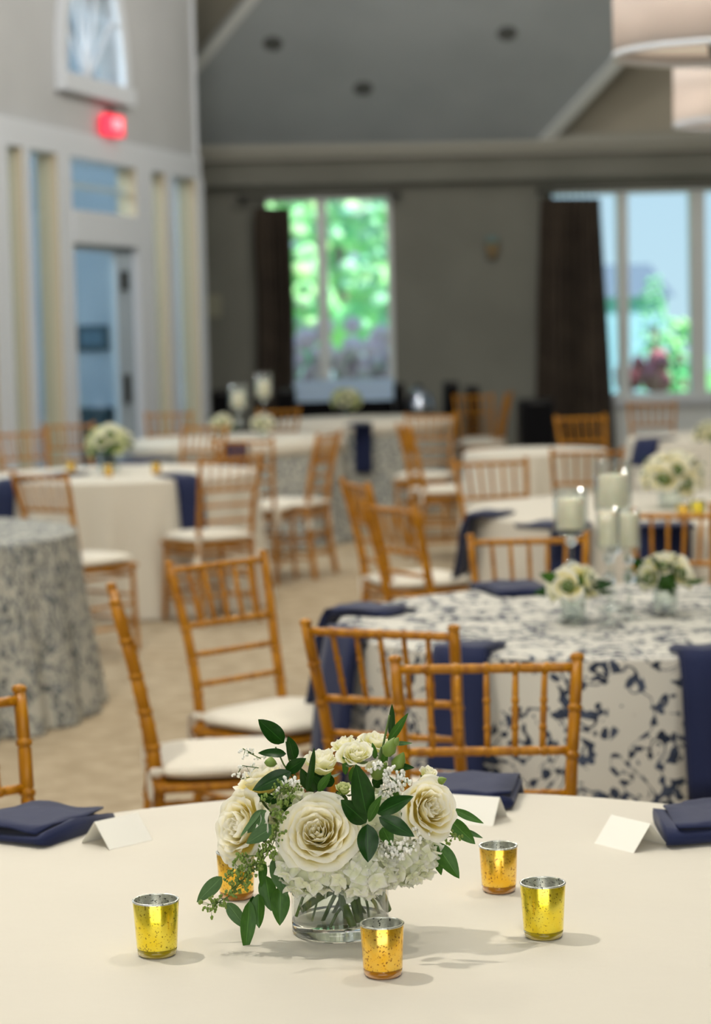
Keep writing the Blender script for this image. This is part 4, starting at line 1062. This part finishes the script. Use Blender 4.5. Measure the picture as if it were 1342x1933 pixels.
def candle_holder(px, base_py, top_py, bot_py, r, label, lit_h, T=None):
    b0 = on(px, base_py, TOP); zc0 = at(px, bot_py, b0.y).z - TOP; zc1 = at(px, top_py, b0.y).z - TOP
    root = empty('candle_holder', b0+Vector((0,0,.0003)), 0, label, 'candle holder', 'glass pillar candle holders')
    MB().lathe([(.001, 0), (r*.95, 0), (r*.95, .006), (r*.3, .016), (.008, .03), (.007, zc0*.35)], 24).build('foot', M_vglass, root, True)
    MB().tube([(0,0,zc0*.3), (0,0,zc0-.02)], .007, 10).build('stem', M_vglass, root, True)
    MB().ball((0,0,zc0*.62), .020, 12, 8).build('crystal_ball', M_crys, root, True)
    MB().ball((0,0,zc0-.02), .016, 12, 8).build('crystal_ball', M_crys, root, True)
    MB().lathe([(.008, zc0-.012), (r*.6, zc0-.004), (r, zc0+.012), (r, zc1), (r-.002, zc1), (r-.002, zc0+.014), (.001, zc0+.002)], 36).build('glass_cup', M_vglass, root, True)
    cd = empty('pillar_candle', b0+Vector((0,0,zc0+.016)), 0, 'white pillar candle in the ' + label, 'candle', 'white pillar candles')
    h = (zc1-zc0)*lit_h
    MB().lathe([(.001, 0), (r*.74, 0), (r*.76, .003), (r*.76, h-.004), (r*.70, h), (r*.55, h-.005), (.001, h-.008)], 28).build('wax', M_candle, cd, True)
    MB().tube([(0,0,h-.008), (.001,0,h+.006)], .001, 5).build('wick', M_black, cd)
candle_holder(1080, 1172, 922, 1008, .048, 'stemmed glass holder left on the printed table', .66)
candle_holder(1160, 1150, 868, 968, .055, 'tallest stemmed glass holder on the printed table', .62)
candle_holder(1150, 1180, 958, 1040, .033, 'slim stemmed glass holder in front on the printed table', .80)
candle_holder(1188, 1170, 962, 1042, .033, 'slim glass holder at the right of the printed table group', .78)
candle_holder(452, 838, 726, 772, .062, 'stemmed glass holder left on the far printed table', .6)
candle_holder(500, 836, 704, 752, .062, 'taller stemmed glass holder right on the far printed table', .6)

# ================================================================= FAR EQUIPMENT
def speaker(pxl, pxr, pyt, Y, label, dark=M_black, h=None):
    a, c_ = at(pxl, pyt, Y), at(pxr, pyt, Y); w = c_.x-a.x; zt_ = a.z
    root = empty('loudspeaker', ((a.x+c_.x)/2, Y, 0), 0, label, 'speaker', 'black equipment by the far wall')
    bevel(MB().box((-w/2, 0, 0), (w/2, .45, zt_)).build('cabinet', M_black, root), .015)
    MB().box((-w/2+.02, -.012, .05), (w/2-.02, .002, zt_-.04)).build('grille', M_blackcloth, root)
    MB().box((-.06, -.02, zt_-.03), (.06, 0, zt_-.015)).build('handle', M_rod, root)
speaker(982, 1046, 756, 19.2, 'large black loudspeaker cabinet left of the far right curtain')
speaker(744, 764, 724, 21.7, 'narrow black cabinet right of the left window foot')
speaker(838, 866, 722, 22.4, 'black cabinet against the far wall, left of the second one')
speaker(882, 905, 730, 22.3, 'black cabinet against the far wall behind the chairs')
speaker(398, 432, 738, 21.6, 'dark cabinet in the corner beside the white column')
speaker(520, 556, 735, 21.7, 'black cabinet at the foot of the left curtain')
# long side table with a pale cloth, and a round silver tray standing on it
xl, xr = at(556, 720, 22.4).x, at(742, 720, 22.4).x; zt2 = at(640, 722, 22.4).z
st_ = empty('side_table', ((xl+xr)/2, 22.4, 0), 0, 'long side table with pale blue cloth under the left window', 'table')
w = xr-xl
mb = MB()
def drp(u, v):
    per = [( -w/2, 0), (w/2, 0), (w/2, .6), (-w/2, .6), (-w/2, 0)]; t = u*4; i = min(3, int(t)); k = t-i
    x = per[i][0]*(1-k)+per[i+1][0]*k; y = per[i][1]*(1-k)+per[i+1][1]*k
    s = 1+.015*math.sin(u*90)*v; return (x*s, (y-.3)*(1+.04*math.sin(u*70)*v)+.3, zt2*(1-v)+.01)
M_blue = cloth_mat('pale_blue_cloth', lin((182,208,236)))
mb.grid(drp, 120, 6); mb.build('cloth_skirt', M_blackcloth, st_, True)
mb = MB().grid(lambda u, v: (lambda q: (q[0]*1.02, (q[1]-.3)*1.05+.3, zt2+.012-.20*v))(drp(u, .3)), 120, 3); mb.build('cloth_valance', M_blue, st_, True)
bevel(MB().box((-w/2, 0, zt2-.01), (w/2, .6, zt2+.02)).build('tabletop', M_blue, st_), .008)
xl, xr = at(764, 730, 21.8).x, at(818, 730, 21.8).x
tr_ = empty('chafing_dish', ((xl+xr)/2, 21.9, 0), 0, 'shiny steel warmer on a black stand right of the left window', 'container'); rr = (xr-xl)/2; zz = at(790, 778, 21.9).z
MB().lathe([(.001, zz), (rr, zz), (rr*1.02, zz+.05), (rr*.98, zz+.08), (rr*.8, zz+.17), (rr*.4, zz+.23), (.001, zz+.25)], 32).build('lid', mat('polished_steel', lin((190,200,215)), .15, .9), tr_, True)
MB().lathe([(.03, zz+.24), (.035, zz+.26), (.001, zz+.28)], 12).build('knob', M_black, tr_, True)
MB().box((-rr*.9, -rr*.9, 0), (rr*.9, rr*.9, zz-.001)).build('stand', M_blackcloth, tr_)
# console and picture in the vestibule
PE = wallM @ Vector((ue-.22, 0, 0))
pe = lambda x, y: on_plane(x, y, PE, U)
q = pe(188, 800) - U*.24; q.z = 0
cn = empty('console_cabinet', q, math.atan2(U.y, U.x)-PI/2, 'dark teal console cabinet seen through the glazed door', 'cabinet')
cw = (pe(224, 790)-pe(140, 790)).length/2; chh = pe(185, 768).z
mt = mat('dark_teal_paint', lin((52,78,90)), .6)
bevel(MB().box((-cw, -.2, .08), (cw, .2, chh-.04)).build('body', mt, cn), .01)
MB().box((-cw-.03, -.23, chh-.04), (cw+.03, .22, chh)).build('cabinet_top', mt, cn)
for s_ in (-1, 1):
    d = MB().box((s_*cw/2-cw*.46, -.215, .14), (s_*cw/2+cw*.46, -.2, chh-.10)).build('door', mt, cn); MB().ball((s_*.06, -.225, .5), .02, 8, 6).build('knob', M_rod, d, True)
    for yy in (-.15, .15): MB().box((s_*(cw-.06)-.03, yy-.03, 0), (s_*(cw-.06)+.03, yy+.03, .08)).build('foot', mt, cn)
q2 = pe(176, 638); pw = (pe(206, 638)-pe(146, 638)).length/2; phh = (pe(176, 614)-pe(176, 662)).length/2
pc = empty('wall_picture', q2, math.atan2(U.y, U.x)-PI/2, 'dark blurred picture on the blue wall beyond the glazed door', 'picture')
MB().box((-pw, -.03, -phh), (pw, .0, phh)).build('frame', mt, pc); MB().box((-pw+.05, -.035, -phh+.05), (pw-.05, -.029, phh-.05)).build('canvas', mat('dark_canvas', lin((80,110,130)), .6), pc)
